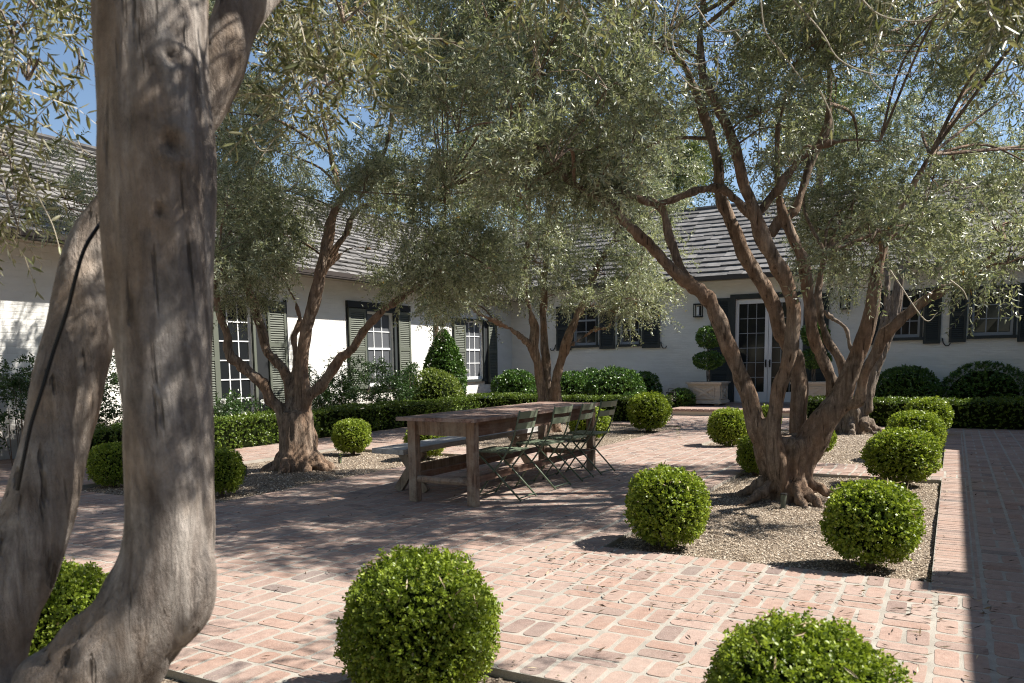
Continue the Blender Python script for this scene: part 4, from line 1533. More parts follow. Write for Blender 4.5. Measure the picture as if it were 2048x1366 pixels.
def shutter(fr, u0, u1, v0, v1, parent, m, pitch=.045, mid=(.5,), single=True, out=.04, label=None):
    mb = MB()
    st = .055
    mb.box(u0, u0 + st, v0, v1, out - .02, out + .02, fr)
    mb.box(u1 - st, u1, v0, v1, out - .02, out + .02, fr)
    rails = [v0, *[v0 + (v1 - v0) * k - .04 for k in mid], v1 - .08]
    for r in rails:
        mb.box(u0 + st, u1 - st, r, r + .08, out - .018, out + .018, fr)
    s = hb(mb, 'shutter', m, parent)
    if label:
        s['label'] = label
    segs = []
    edges = rails + [None]
    for a, b_ in zip(rails[:-1], rails[1:]):
        segs.append((a + .08, b_))
    bk = MB()
    bk.box(u0 + st, u1 - st, v0 + .05, v1 - .05, out - .018, out - .014, fr)
    bk.build('backing', MT['dark'], s)
    proto = None
    joined = MB()
    for a, b_ in segs:
        n = max(1, int((b_ - a) / pitch))
        p = (b_ - a) / n
        for k in range(n):
            z = a + (k + .5) * p
            t = MB() if single else joined
            vs = []
            h = p * .36
            for uu in (u0 + st, u1 - st):
                vs += [(uu, h, -.006), (uu, h + .006, -.006), (uu, -h + .006, .014), (uu, -h, .014)]
            if single:
                if proto is None:
                    t.add([fr(q[0], q[1], out + q[2]) for q in vs], [(0, 1, 2, 3), (7, 6, 5, 4), (0, 4, 5, 1), (1, 5, 6, 2), (2, 6, 7, 3), (3, 7, 4, 0)])
                    proto = t.mesh('slat', m)
                o = link('slat', proto, s, (0, 0, z))
            else:
                t.add([fr(q[0], z + q[1], out + q[2]) for q in vs], [(0, 1, 2, 3), (7, 6, 5, 4), (0, 4, 5, 1), (1, 5, 6, 2), (2, 6, 7, 3), (3, 7, 4, 0)])
    if not single:
        tag(joined.build('slats', m, s), kind='stuff')
    return s


# left wing
HL = [(10.12, 10.95, .25, 2.52), (14.36, 15.36, .78, 2.50), (18.56, 19.5, .84, 2.46)]
wall(frL, 0.0, 21.2, 0, 3.35, HL, .25, 'wall', house_left)
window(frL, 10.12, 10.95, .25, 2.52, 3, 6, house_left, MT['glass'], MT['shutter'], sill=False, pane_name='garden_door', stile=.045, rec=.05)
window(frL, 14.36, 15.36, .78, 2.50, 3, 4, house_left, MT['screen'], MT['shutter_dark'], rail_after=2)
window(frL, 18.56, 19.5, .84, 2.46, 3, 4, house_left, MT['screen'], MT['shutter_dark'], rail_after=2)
for q in ((13.66, 14.30, .70, 2.555, 0, .018), (15.42, 15.98, .70, 2.555, 0, .018), (13.66, 15.98, 2.56, 2.70, 0, .07), (17.9, 18.5, .74, 2.5, 0, .018),
          (19.56, 20.24, .68, 2.5, 0, .018), (11.01, 11.30, .20, 2.62, 0, .03), (11.80, 11.84, .25, 2.6, 0, .05)):
    mb = MB()
    mb.box(*q, frL)
    hb(mb, 'window_surround', MT['dark'], house_left)
shutter(frL, 9.45, 10.04, .3, 2.55, house_left, MT['shutter'])
shutter(frL, 11.31, 11.80, .3, 2.55, house_left, MT['shutter'], mid=(.62,))
shutter(frL, 13.70, 14.28, .74, 2.54, house_left, MT['shutter'])
shutter(frL, 15.50, 15.98, .74, 2.54, house_left, MT['shutter'])
shutter(frL, 17.94, 18.50, .76, 2.50, house_left, MT['shutter'])
shutter(frL, 19.74, 20.22, .72, 2.50, house_left, MT['shutter'])
mb = MB()
mb.tube([frL(17.1, .1, .06), frL(17.1, 2.95, .06), frL(17.1, 3.15, .35)], .045, 8)
hb(mb, 'downspout', MT['pipe'], house_left)


def hook(fr, u, v, s, parent):
    mb = MB()
    mb.tube([fr(u, v + .1, .03), fr(u + s * .02, v, .05), fr(u + s * .07, v - .07, .05), fr(u + s * .14, v - .07, .05), fr(u + s * .17, v - .01, .05)], .014, 6)
    hb(mb, 'shutter_hook', MT['iron'], parent)


hook(frL, 12.02, 1.25, 1, house_left)

# rear wing
HB = [(-9.72, -9.02, 1.72, 2.86), (-8.30, -7.72, 1.72, 2.86), (-5.07, -3.36, .17, 2.86), (-1.36, -.74, 1.70, 2.84), (.32, 1.13, 1.72, 2.84)]
wall(frB, -11.8, 6.0, 0, 3.55, HB, .25, 'wall', house_back)
for (a, b_, c, d, co_) in ((-9.72, -9.02, 1.76, 2.84, 2), (-8.30, -7.72, 1.76, 2.84, 2), (-1.36, -.74, 1.76, 2.82, 3), (.32, 1.13, 1.76, 2.82, 3)):
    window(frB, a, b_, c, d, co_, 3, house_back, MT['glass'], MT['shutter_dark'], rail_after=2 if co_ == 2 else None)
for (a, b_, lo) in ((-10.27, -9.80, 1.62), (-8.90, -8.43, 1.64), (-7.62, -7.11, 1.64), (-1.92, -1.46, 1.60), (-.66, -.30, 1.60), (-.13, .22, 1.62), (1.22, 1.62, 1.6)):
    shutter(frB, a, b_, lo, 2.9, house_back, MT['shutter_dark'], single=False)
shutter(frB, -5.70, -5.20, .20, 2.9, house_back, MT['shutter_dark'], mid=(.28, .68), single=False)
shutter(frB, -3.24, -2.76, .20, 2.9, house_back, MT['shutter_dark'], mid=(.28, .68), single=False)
hook(frB, -10.30, 1.70, -1, house_back)
hook(frB, -7.08, 1.70, 1, house_back)
hook(frB, -.26, 1.62, 1, house_back)
# garden doors in the rear wing
mb = MB()
mb.add([frB(*q) for w_ in (-.02, .05) for q in ((-5.20, .17, w_), (-5.07, .17, w_), (-5.07, 2.86, w_), (-3.36, 2.86, w_), (-3.36, .17, w_), (-3.24, .17, w_), (-3.24, 2.98, w_), (-5.20, 2.98, w_))],
       [(7, 2, 1, 0), (7, 6, 3, 2), (6, 5, 4, 3), (8, 9, 10, 15), (15, 10, 11, 14), (14, 11, 12, 13), (0, 1, 9, 8), (1, 2, 10, 9), (2, 3, 11, 10), (3, 4, 12, 11), (5, 6, 14, 13), (6, 7, 15, 14), (7, 0, 8, 15)])
hb(mb, 'door_surround', MT['shutter_dark'], house_back)
for side, (a, b_) in enumerate(((-5.065, -4.225), (-4.215, -3.365))):
    mb = MB()
    w0 = -.03
    st = .085
    mb.box(a, a + st, .18, 2.85, w0 - .05, w0, frB)
    mb.box(b_ - st, b_, .18, 2.85, w0 - .05, w0, frB)
    mb.box(a + st, b_ - st, 2.73, 2.85, w0 - .05, w0, frB)
    mb.box(a + st, b_ - st, .18, .44, w0 - .05, w0, frB)
    door = hb(mb, 'garden_door', MT['white'], house_back)
    m2 = MB()
    g0, g1 = a + st, b_ - st
    for i in (1, 2):
        m2.box(g0 + (g1 - g0) * i / 3 - .008, g0 + (g1 - g0) * i / 3 + .008, .44, 2.73, w0 - .04, w0 - .02, frB)
    for j in range(1, 6):
        m2.box(g0, g1, .44 + j * 2.29 / 6 - .008, .44 + j * 2.29 / 6 + .008, w0 - .041, w0 - .018, frB)
    tag(m2.build('glazing_bars', MT['sash_grey'], door), kind='stuff')
    for i in range(3):
        for j in range(6):
            g = MB()
            aa, bb = g0 + (g1 - g0) * i / 3 + .008, g0 + (g1 - g0) * (i + 1) / 3 - .008
            cc, dd = .44 + j * 2.29 / 6 + .008, .44 + (j + 1) * 2.29 / 6 - .008
            g.add([frB(aa, cc, w0 - .03), frB(bb, cc, w0 - .03), frB(bb, dd, w0 - .03), frB(aa, dd, w0 - .03)], [(0, 1, 2, 3)])
            g.build('pane', MT['glass'], door)
    m3 = MB()
    hx = b_ - .045 if side == 0 else a + .045
    m3.tube([frB(hx, 1.12, .0), frB(hx, 1.12, .05), frB(hx, 1.24, .06), frB(hx, 1.24, .0)], .011, 6)
    m3.box(hx - .02, hx + .02, 1.08, 1.28, w0, w0 + .006, frB)
    m3.build('handle', MT['iron'], door)
mb = MB()
mb.box(-5.06, -3.37, .18, 2.85, -.4, -.38, frB)
hb(mb, 'room_behind', MT['dark'], house_back)


# roofs: the eave, the slope and the shingles
def roof(fr_pt, u0, u1, run, rise, eave_w, eave_z, parent, rows, course_w, name_part, prefer):
    """fr_pt(u, s, h): u along the eave, s distance up the slope, h height off the slope"""
    slope = math.hypot(run, rise)
    mb = MB()
    mb.add([fr_pt(u0, 0, -.03), fr_pt(u1, 0, -.03), fr_pt(u1, slope, -.03), fr_pt(u0, slope, -.03), fr_pt(u0, 0, -.12), fr_pt(u1, 0, -.12), fr_pt(u1, slope, -.12), fr_pt(u0, slope, -.12)],
           [(0, 1, 2, 3), (7, 6, 5, 4), (0, 4, 5, 1), (1, 5, 6, 2), (2, 6, 7, 3), (3, 7, 4, 0)])
    r = hb(mb, 'roof', MT['underlay'], parent)
    step = slope / rows
    items = []
    for j in range(rows):
        u = u0 + random.uniform(0, .2)
        while u < u1 - .05:
            w = random.uniform(course_w * .75, course_w * 1.25)
            w = min(w, u1 - u)
            items.append((u, w, j * step - .03 + random.uniform(-.03, .03), random.uniform(-.004, .012)))
            u += w + .006
    loc = []
    for it in items:
        c = fr_pt(it[0] + it[1] / 2, it[2] + step / 2, 0)
        x, y, z = project(c)
        ok = -20 < x < 2070 and -20 < y < 700 and z > 1
        loc.append((prefer(x, y, z) if ok else -1, it))
    loc.sort(key=lambda q: -q[0])
    protos = []
    e1 = np.array(fr_pt(1, 0, 0)) - np.array(fr_pt(0, 0, 0))
    e2 = np.array(fr_pt(0, 1, 0)) - np.array(fr_pt(0, 0, 0))
    e3 = np.array(fr_pt(0, 0, 1)) - np.array(fr_pt(0, 0, 0))
    for k in range(8):
        rn = random.Random(k)
        q = [(-.5, rn.uniform(-.012, .012), .0), (.5, rn.uniform(-.012, .012), .0), (.5, step * 1.12, -.040), (-.5, step * 1.12, -.040)]
        top = [(a, b_, c + .038 + (rn.uniform(-.005, .007) if i < 2 else 0)) for i, (a, b_, c) in enumerate(q)]
        vs = [a * e1 + b_ * e2 + (c + .004) * e3 for a, b_, c in q] + [a * e1 + b_ * e2 + c * e3 for a, b_, c in top]
        m_ = MB()
        m_.add(vs, [(3, 2, 1, 0), (4, 5, 6, 7), (0, 1, 5, 4), (1, 2, 6, 5), (2, 3, 7, 6), (3, 0, 4, 7)])
        protos.append((m_, m_.mesh('shingle', MT['shingle'])))
    far_ = MB()
    ax = int(np.argmax(np.abs(e1)))
    for k, (s_, it) in enumerate(loc):
        u, w, s, h = it
        P0 = np.array(fr_pt(u + w / 2, s, h))
        i = random.randrange(8)
        if k < 300 and s_ > 0:
            sc = [1, 1, 1]
            sc[ax] = w
            link('shingle', protos[i][1], r, tuple(P0), 0, sc)
        else:
            vs = []
            for v in protos[i][0].v:
                v = np.array(v)
                v[ax] *= w
                vs.append(v + P0)
            far_.add(vs, protos[i][0].f, random.random() * .999)
    tag(far_.build('shingle_field', MT['shingle_far'], r), kind='stuff')
    return r, slope


aL = math.atan2(2.38, 3.75)
EXL, EZL = -11.28, 3.17
fpL = lambda u, s, h: (EXL - s * math.cos(aL) + h * math.sin(aL), u, EZL + s * math.sin(aL) + h * math.cos(aL))
roof(fpL, 0.0, 24.0, 3.75, 2.38, 0, 0, house_left, 20, .36, 'roof', lambda x, y, z: (1000 if (x < 215 and y < 480) else 400 if 440 < x < 900 and y > 380 else 0) + 1 / z)
aB = math.atan2(2.42, 3.8)
EYB, EZB = 20.66, 3.43
fpB = lambda u, s, h: (u, EYB + s * math.cos(aB) - h * math.sin(aB), EZB + s * math.sin(aB) + h * math.cos(aB))
roof(fpB, -15.2, 6.0, 3.8, 2.42, 0, 0, house_back, 16, .42, 'roof', lambda x, y, z: (1000 if (1380 < x < 1740 and y > 430) else 600 if 1130 < x < 1400 else 0) + 1 / z)
# far slopes and gables so the wings are solid
mb = MB()
mb.add([(-15.03, 0, 5.52), (-15.03, 24, 5.52), (-18.8, 24, 3.2), (-18.8, 0, 3.2)], [(0, 1, 2, 3)])
mb.box(-18.3, -12.1, .01, 20.9, 0, 3.1)
hb(mb, 'rear_slope', MT['underlay'], house_left)
mb = MB()
mb.add([(-15.2, 24.46, 5.82), (6, 24.46, 5.82), (6, 28.2, 3.4), (-15.2, 28.2, 3.4)], [(0, 1, 2, 3)])
mb.box(-11.5, 5.9, 21.7, 27.9, 0, 3.4)
hb(mb, 'rear_slope', MT['underlay'], house_back)
mb = MB()
mb.tube([fpL(0, 4.46, .03), fpL(21.5, 4.46, .03)], .06, 6)
hb(mb, 'ridge_cap', MT['shingle_far'], house_left)
mb = MB()
mb.tube([fpB(-13, 4.52, .03), fpB(6, 4.52, .03)], .06, 6)
hb(mb, 'ridge_cap', MT['shingle_far'], house_back)
# soffits and gutters
mb = MB()
mb.box(XL + .001, EXL, 0, 20.7, 3.10, 3.14)
hb(mb, 'soffit', MT['soffit'], house_left)
mb = MB()
mb.box(EXL + .0, EXL + .11, 0, 20.66, 3.07, 3.10)
mb.box(EXL + .10, EXL + .12, 0, 20.66, 3.10, 3.19)
mb.box(EXL - .02, EXL, 0, 20.66, 3.10, 3.17)
hb(mb, 'gutter', MT['gutter'], house_left)
mb = MB()
mb.box(-11.3, 6, EYB + .02, YB - .001, 3.355, 3.39)
hb(mb, 'soffit', MT['soffit'], house_back)
mb = MB()
mb.box(-11.3, 6, EYB - .10, EYB + .02, 3.33, 3.36)
mb.box(-11.3, 6, EYB - .12, EYB - .10, 3.33, 3.44)
mb.box(-11.3, 6, EYB + .0, EYB + .02, 3.36, 3.43)
hb(mb, 'gutter', MT['gutter'], house_back)
# a third wing stands to the right, out of the picture; its eave shades the right path
hr = empty('house_wing', (3.2, 8, 0))
tag(hr, 'white right wing of the house closing the courtyard, beyond the right path', 'house', 'wings of the white house')
mb = MB()
mb.box(3.15, 3.4, -5, 20.9, 0, 3.3)
hb(mb, 'wall', MT['stucco'], hr)
mb = MB()
for (y0, y1, xe) in ((-5, 12.55 + .48 * 3.2, 2.57), (12.55 + .48 * 3.2, 20.5, 2.36)):
    mb.add([(xe, y0, 3.2), (xe, y1, 3.2), (7, y1, 6.0), (7, y0, 6.0), (xe, y0, 3.1), (xe, y1, 3.1), (7, y1, 5.9), (7, y0, 5.9)],
           [(0, 3, 2, 1), (4, 5, 6, 7), (0, 1, 5, 4), (1, 2, 6, 5), (2, 3, 7, 6), (3, 0, 4, 7)])
hb(mb, 'roof', MT['shingle_far'], hr)
mb = MB()
mb.box(2.36, 2.575, 6.36, 6.78, 3.02, 3.22)  # unseen box added at the eave to cast the small shadow notch
hb(mb, 'shadow_notch_box', MT['gutter'], hr)

# wall lanterns
for (x, y, lab) in ((1396, 621, 'black wall lantern left of the garden doors'), (1690, 604, 'black wall lantern right of the garden doors')):
    p = on_y(x, y, YB - .1)
    root = empty('wall_lantern', tuple(p))
    tag(root, lab, 'wall lantern', 'wall lanterns by the garden doors')
    mb = MB()
    mb.box(-.09, .09, -.09, -.07, -.18, -.15)
    mb.box(-.11, .11, -.08, .09, .15, .18)
    mb.box(-.11, .11, -.08, .09, -.18, -.15)
    for sx in (-.1, .1):
        for sy in (-.075, .085):
            mb.box(sx - .009, sx + .009, sy - .009, sy + .009, -.15, .15)
    mb.box(-.06, .06, .09, .099, -.12, .12)
    mb.build('lantern_frame', MT['iron'], root)
    g = MB()
    g.box(-.028, .028, -.028, .028, -.13, .1)
    g.build('lamp_glass', MT['white'], root)

# step and terrace in front of the garden doors
terr = empty('terrace', (-4, 19.6, 0))
terr['kind'] = 'structure'
mb = MB()
TX0, TX1, TY0, TY1 = -5.85, -2.2, 18.1, 21.18
mb.box(TX0, TX1, TY0, TY1, -.05, .10)
hb(mb, 'terrace_base', MT['cream'], terr)
tt = MB()
n = 26
for i in range(n):
    w = (TX1 - TX0) / n
    tt.box(TX0 + i * w + .008, TX0 + (i + 1) * w - .008, TY0 - .02, TY0 + .19, .104, .158, None, random.random() * .8)
hb(tt, 'brick_nosing', MT['brick_far'], terr)['kind'] = 'stuff'
tt = MB()
for i in range(16):
    for j in range(26):
        ww, hh = (TX1 - TX0) / 16, (TY1 - TY0 - .2) / 26
        tt.box(TX0 + i * ww + .006, TX0 + (i + 1) * ww - .006, TY0 + .2 + j * hh + .006, TY0 + .2 + (j + 1) * hh - .006, .10, .155, None, random.random() * .9)
hb(tt, 'terrace_bricks', MT['brick_far'], terr)['kind'] = 'stuff'


# planters with double-ball topiaries
def planter(cx_, cy_, lab, lab2):
    root = empty('planter', (cx_, cy_, .158))
    tag(root, lab, 'planter', 'stone planters flanking the garden doors')
    mb = MB()
    w = .40
    mb.box(-w, w, -w, w, .09, .52)
    mb.build('box', MT['planter'], root)
    mb = MB()
    mb.box(-w - .04, w + .04, -w - .04, w + .04, .05, .10)
    mb.box(-w - .02, w + .02, -w - .02, w + .02, .10, .125)
    mb.build('plinth', MT['planter'], root)
    mb = MB()
    mb.box(-w - .05, w + .05, -w - .05, w + .05, .535, .585)
    mb.box(-w - .02, w + .02, -w - .02, w + .02, .515, .535)
    mb.build('rim', MT['planter'], root)
    for sx in (-.3, .3):
        for sy in (-.3, .3):
            mb = MB()
            mb.tube([(sx, sy, 0), (sx, sy, .02), (sx, sy, .05)], [.06, .075, .055], 10)
            mb.build('foot', MT['planter'], root)
    for (fx, fy) in ((0, -1), (1, 0)):
        mb = MB()
        f = (lambda a, b_, c: (a, -w - c, b_)) if fy else (lambda a, b_, c: (w + c, a, b_))
        for (a0, a1, b0, b1) in ((-.27, .27, .16, .185), (-.27, .27, .455, .48), (-.27, -.245, .185, .455), (.245, .27, .185, .455)):
            mb.box(a0, a1, b0, b1, 0, .024, f)
        for s_ in (-1, 1):
            a, b_ = Vector(f(-.235, .32 - s_ * .13, .008)), Vector(f(.235, .32 + s_ * .13, .008 + .003 * s_))
            mb.bar(a, b_, .055, .035, (0, 0, 1))
        for s_ in (-1, 1):
            arc = [f(s_ * (.24 - .13 * math.sin(t)), .32 + .12 * math.cos(t), .008) for t in np.linspace(0, math.pi, 9)]
            mb.tube(arc, .012, 5)
        mb.build('carved_panel', MT['planter'], root)
    mb = MB()
    mb.box(-w + .04, w - .04, -w + .04, w - .04, .52, .56)
    mb.build('soil', MT['soil'], root)
    # topiary
    t = empty('double_ball_topiary', (cx_, cy_, .70))
    tag(t, lab2, 'topiary', 'double-ball topiaries in planters')
    mb = MB()
    for k in range(3):
        a0 = k * 2.1
        mb.tube([(.035 * math.cos(a0 + z * 5), .035 * math.sin(a0 + z * 5), z) for z in np.linspace(0, 1.25, 14)], [.02 - .008 * z for z in np.linspace(0, 1.25, 14)], 6)
    mb.build('trunk', MT['bark_pale'], t, True)
    for (zc, R, sq) in ((.58, .34, .55), (1.16, .28, .85)):
        D = unit(fib(520) + RNG.normal(size=(520, 3)) * .05)
        rad = R * (1 + lump(D, .12, 2.0, zc)) - RNG.random(520) ** 2 * .05
        P = D * rad[:, None]
        P[:, 2] *= sq
        V, F, S = sprig_leaves(P, D, .05, .026, .05, 3)
        o = link('foliage', np_mesh('foliage', V, F, MT['camellia'], S), t, (0, 0, zc))
        tag(o, kind='stuff')


planter(-5.42, 19.95, 'square carved stone planter on the terrace left of the garden doors', 'two-tiered ball topiary in the planter left of the garden doors')
planter(-2.90, 19.95, 'square carved stone planter right of the garden doors, partly behind the olive trunk', 'two-tiered ball topiary in the planter right of the garden doors')
# path lantern
pl = on_z(1348, 797, .0)
pl = np.array([pl[0], pl[1], 0]) * (19.0 / pl[1])
root = empty('path_lantern', (-6.05, 18.9, 0))
tag(root, 'small black lantern on a post at the left end of the brick step', 'lantern')
mb = MB()
mb.box(-.015, .015, -.015, .015, 0, .3)
mb.box(-.09, .09, -.09, .09, .3, .32)
mb.box(-.1, .1, -.1, .1, .5, .52)
for sx in (-.08, .08):
    for sy in (-.08, .08):
        mb.box(sx - .008, sx + .008, sy - .008, sy + .008, .32, .5)
mb.tube([(-.08, 0, .52), (-.06, 0, .60), (.06, 0, .60), (.08, 0, .52)], .008, 5)
mb.build('lantern_frame', MT['iron'], root)
mb = MB()
mb.tube([(0, 0, .32), (0, 0, .44)], .035, 8)
mb.build('lamp_glass', MT['cream'], root)

# low white wall with a brick cap at the left edge
root = empty('low_wall', (-10.0, 4.6, 0))
tag(root, 'low white wall with a brick cap at the left edge of the courtyard', 'wall')
mb = MB()
mb.box(-3.0, .35, -.12, .35, 0, .22)
mb.build('masonry', MT['stucco'], root)
for i in range(30):
    mb = MB()
    mb.box(-3.0 + i * .112 + .005, -3.0 + (i + 1) * .112 - .005, -.15, .38, .225, .285, None, random.random() * .8)
    mb.build('brick', MT['brick_far'], root)

# ------------------------------------------------------------------ table, bench, chairs
TXa, TXb, TYa, TYb, TZ = -4.46, -3.61, 5.80, 8.70, .80
root = empty('dining_table', ((TXa + TXb) / 2, (TYa + TYb) / 2, 0))
tag(root, 'long weathered brown wooden table standing on the brick courtyard', 'table')
hx, hy = (TXb - TXa) / 2, (TYb - TYa) / 2
n = 5
for i in range(n):
    w = 2 * hx / n
    mb = MB()
    e0, e1 = random.uniform(0, .008), random.uniform(0, .008)
    z0 = random.uniform(0, .003)
    a, b_ = -hx + i * w + .003, -hx + (i + 1) * w - .003
    mb.box(a, b_, -hy + .06 + e0 * 0, hy - .06, TZ - .032, TZ + z0 - .002)
    mb.build('plank', MT['table_top'], root)
for s in (-1, 1):
    mb = MB()
    mb.box(-hx, hx, s * hy - (0 if s < 0 else .058), s * hy + (.058 if s < 0 else 0), TZ - .033, TZ)
    mb.build('end_board', MT['table_top'], root)
lx, ly = hx - .105, hy - .13
for sx in (-1, 1):
    for sy in (-1, 1):
        mb = MB()
        t = .041
        X, Y = sx * lx, sy * ly
        mb.box(X - t, X + t, Y - t, Y + t, 0.007, TZ - .034)
        mb.build('leg', MT['table_leg'], root)
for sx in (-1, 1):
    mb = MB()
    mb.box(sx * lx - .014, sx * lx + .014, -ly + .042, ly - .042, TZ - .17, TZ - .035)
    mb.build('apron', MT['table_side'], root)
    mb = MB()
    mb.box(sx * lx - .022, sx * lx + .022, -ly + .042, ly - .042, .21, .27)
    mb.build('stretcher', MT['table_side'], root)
for sy in (-1, 1):
    mb = MB()
    mb.box(-lx + .042, lx - .042, sy * ly - .014, sy * ly + .014, TZ - .17, TZ - .035)
    mb.build('apron', MT['table_leg'], root)
    mb = MB()
    mb.tube([(-lx + .04, sy * ly, .22), (0, sy * ly, .215), (lx - .04, sy * ly, .22)], .034, 8)
    mb.build('stretcher', MT['table_leg'], root)

# bench
BXa, BXb, BYa, BYb, BZ = -4.93, -4.55, 6.02, 9.02, .47
root = empty('bench', ((BXa + BXb) / 2, (BYa + BYb) / 2, 0))
tag(root, 'long weathered grey trestle bench with crossed legs, left of the table', 'bench')
bx, by = (BXb - BXa) / 2, (BYb - BYa) / 2
mb = MB()
mb.box(-bx, bx, -by, by, BZ - .05, BZ)
mb.build('seat', MT['bench_top'], root)
for sy in (-1, 1):
    Y = sy * (by - .38)
    for s in (-1, 1):
        mb = MB()
        mb.bar((s * .17, Y + s * .001, .006), (-s * .13, Y + s * .001, BZ - .051), .09, .045, (1, 0, 0))
        mb.build('leg', MT['bench_leg'], root)
    mb = MB()
    mb.box(-.16, .16, Y - .045, Y + .045, BZ - .10, BZ - .051)
    mb.build('batten', MT['bench_leg'], root)
mb = MB()
mb.box(-.02, .02, -by + .42, by - .42, .16, .27)
mb.build('stretcher', MT['bench_leg'], root)


# folding chairs: seat slats, bent side rails, crossed legs
def chair_parts():
    parts = []
    W = .185
    for s in (-1, 1):
        y = s * W
        m = MB()
        m.tube(catmull([np.array(q) for q in ((-.235, y, .008), (-.06, y, .25), (.10, y, .46), (.175, y, .62), (.235, y, .84))], 4), .0088, 6)
        parts.append(('back_rail', m.mesh('back_rail', MT['chair'], True)))
        y2 = s * (W - .022)
        m = MB()
        m.tube([(.225, y2, .008), (-.02, y2, .245), (-.235, y2, .445)], .0088, 6)
        parts.append(('leg', m.mesh('leg', MT['chair'], True)))
    for a_, b_, q in (((-.222, -W, .03), (-.222, W, .03), .007), ((.205, -W + .022, .03), (.205, W - .022, .03), .007), ((-.05, -W, .25), (-.05, W, .25), .006)):
        m = MB()
        m.tube([a_, b_], q, 6)
        parts.append(('crossbar', m.mesh('crossbar', MT['chair'], True)))
    for s in (-1, 1):
        m = MB()
        m.bar((-.245, s * (W - .045), .448), (.13, s * (W - .045), .448), .018, .012)
        parts.append(('seat_bearer', m.mesh('seat_bearer', MT['chair'])))
    for k in range(7):
        x = -.235 + k * .057
        m = MB()
        m.box(x, x + .040, -W + .018, W - .018, .456, .468)
        parts.append(('seat_slat', m.mesh('seat_slat', MT['chair_slat_lit'])))
    for (z0, z1) in ((.765, .83), (.665, .725)):
        xa = .235 - (.84 - z0) * .27
        xb = .235 - (.84 - z1) * .27
        m = MB()
        m.add([(xa + .012, -W, z0), (xb + .012, -W, z1), (xb + .035, 0, z1), (xa + .035, 0, z0), (xa + .012, W, z0), (xb + .012, W, z1),
               (xa + .002, -W, z0), (xb + .002, -W, z1), (xb + .025, 0, z1), (xa + .025, 0, z0), (xa + .002, W, z0), (xb + .002, W, z1)],
              [(0, 3, 2, 1), (3, 4, 5, 2), (7, 8, 9, 6), (8, 11, 10, 9), (1, 2, 8, 7), (2, 5, 11, 8), (0, 6, 9, 3), (3, 9, 10, 4), (0, 1, 7, 6), (4, 10, 11, 5)])
        parts.append(('back_slat', m.mesh('back_slat', MT['chair_slat_lit'])))
    return parts


cp = chair_parts()
for (y, x, rz, lab) in ((6.455, -3.66, .03, 'green metal folding chair nearest the camera, by the near table end'),
                        (7.21, -3.65, -.05, 'second green folding chair counted from the near table end'),
                        (7.80, -3.64, .04, 'third green folding chair from the near table end, overlapping the last one'),
                        (8.38, -3.63, -.10, 'farthest green folding chair, at the far end of the table')):
    root = empty('folding_chair', (x, y, .006), rz=rz)
    tag(root, lab, 'chair', 'green folding chairs along the table')
    for nm, me in cp:
        link(nm, me, root)

# ------------------------------------------------------------------ small things in the beds
for (x, y, h, z, lab) in ((1566, 1018, .13, -.04, 'short grey-green stake light in front of the gnarled right olive trunk'),
                          (490, 950, .10, -.04, 'small dark spotlight on the gravel left of the swollen olive trunk'),
                          (680, 925, .07, -.04, 'small dark spotlight on the gravel right of the swollen olive trunk'),
                          (1706, 868, .12, -.04, 'small dark stake light at the foot of the rear right olive')):
    p = on_z(x, y, z)
    root = empty('garden_light', tuple(p))
    tag(root, lab, 'garden light', 'small lights in the gravel beds')
    mb = MB()
    mb.tube([(0, 0, -.05), (0, 0, h * .5), (.004, 0, h)], [.021, .024, .026], 10)
    mb.build('housing', MT['stake'], root)
    mb = MB()
    mb.tube([(.004, 0, h), (.004, 0, h + .012)], [.03, .028], 10)
    mb.build('cap', MT['iron'], root)
# small weeds between bricks
for (x, y, lab) in ((680, 920, 'thin dry weed beside the small spotlight in the left bed'), (1358, 878, 'tiny weed growing between bricks before the step')):
    p = on_z(x, y, 0)
    n = 14
    P = np.tile(p, (n, 1)) + RNG.normal(size=(n, 3)) * [.01, .01, 0] + np.stack([np.zeros(n), np.zeros(n), np.linspace(0, .18, n)], 1)
    V, F, k = leaf_quads(P - p, rand_dirs(n, .5), np.full(n, .05), np.full(n, .008), .1, .1)
    o = link('weed', np_mesh('weed', V, F, MT['lime'], np.full(len(V), .5)), None, tuple(p))
    tag(o, lab, 'weed', 'small weeds')

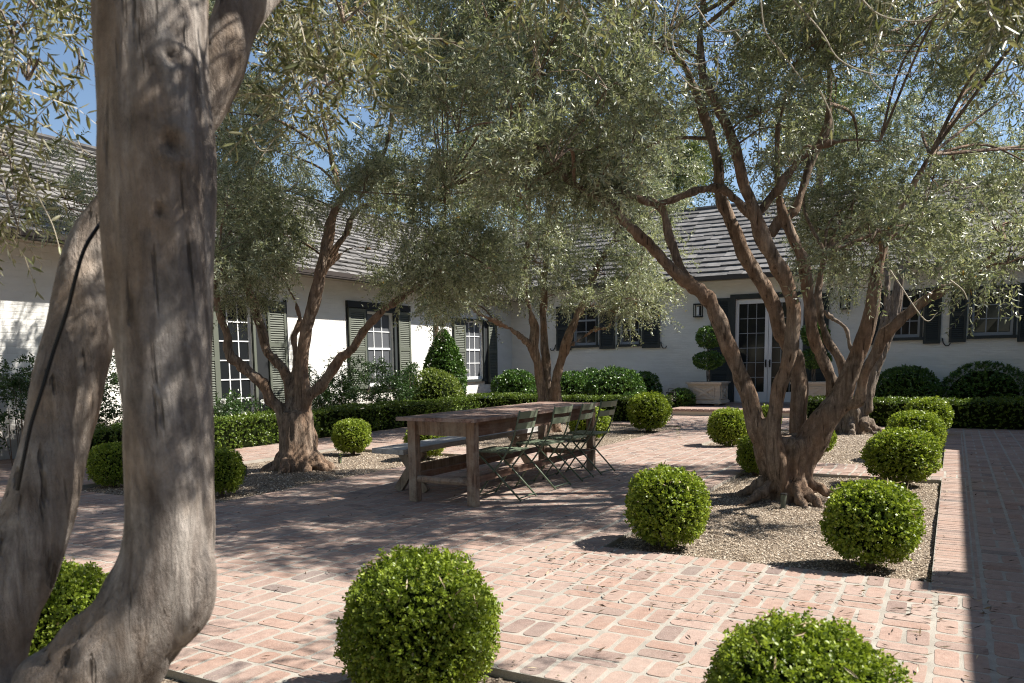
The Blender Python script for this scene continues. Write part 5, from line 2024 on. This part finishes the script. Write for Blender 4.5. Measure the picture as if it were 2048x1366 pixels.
# fallen leaves: on the bricks and the beds
N = 1300
X = RNG.uniform(-7, 1.6, N)
Y = 1.2 + 11 * RNG.random(N) ** 1.3
cl = RNG.random(N) < .25
X[cl] = RNG.uniform(-2.4, 0.5, cl.sum())
Y[cl] = 4.75 - np.abs(RNG.normal(size=cl.sum())) * .7
Zb = np.array([-.03 if inside(a, b_) else .008 for a, b_ in zip(X, Y)])
th = RNG.normal(size=N) * .9
D = unit(np.stack([np.cos(th), np.sin(th), RNG.normal(size=N) * .12 + .05], 1))
L = .034 + .030 * RNG.random(N)
S_ = unit(np.cross(D, np.tile([0, 0, 1.0], (N, 1)) + RNG.normal(size=(N, 3)) * .45))
Nn = np.cross(S_, D)
P = np.stack([X, Y, Zb + .002], 1)
W = (.0032 + .0026 * RNG.random(N))[:, None]
cu = (RNG.random(N)[:, None] * .3)
a = P + D * L[:, None] * .5 + Nn * 0
V = np.stack([P, a + S_ * W + [0, 0, .004], P + D * L[:, None] + np.array([0, 0, 1]) * L[:, None] * cu, a - S_ * W + [0, 0, .004]], 1).reshape(-1, 3)
F = (np.array([(0, 1, 2, 3)])[None] + (np.arange(N) * 4)[:, None, None]).reshape(-1, 4)
tag(link('fallen_leaves', np_mesh('fallen_leaves', V, F, MT['litter'], np.repeat(RNG.random(N) ** 1.9, 4))), kind='stuff')
# a few dry leaves lying on the near box balls
dry = []
for (x, y, rp, sq) in ((838, 1256, 158, 1.03), (1597, 1412, 196, .94), (1744, 1044, 93, 1.0), (1335, 1012, 84, 1.0)):
    d = (H + .035) / (sq * 1.02 / FPX * rp - ray(x, y)[2])
    c, R = at(x, y, d), rp * d / FPX
    for _ in range(13):
        v = unit(np.array([RNG.normal() * .6 + .0, -abs(RNG.normal()) * .5, abs(RNG.normal()) * .7 + .25]))
        dry.append((c + v * R * np.array([1, 1, sq]) * .99, v))
Pd = np.array([q[0] for q in dry])
Nd = np.array([q[1] for q in dry])
Td = unit(np.cross(Nd, RNG.normal(size=Nd.shape)) + Nd * .25)
V, F, k = leaf_quads(Pd, Td, .03 + .025 * RNG.random(len(Pd)), np.full(len(Pd), .008), .2, .15, True)
tag(link('dry_leaves', np_mesh('dry_leaves', V, F, MT['litter'], np.repeat(.6 + .4 * RNG.random(len(Pd)), 6))), kind='stuff')
tri = sum(len(m.loops) - 2 * len(m.polygons) for m in bpy.data.meshes)
print('triangles', tri, 'objects', len(bpy.data.objects))
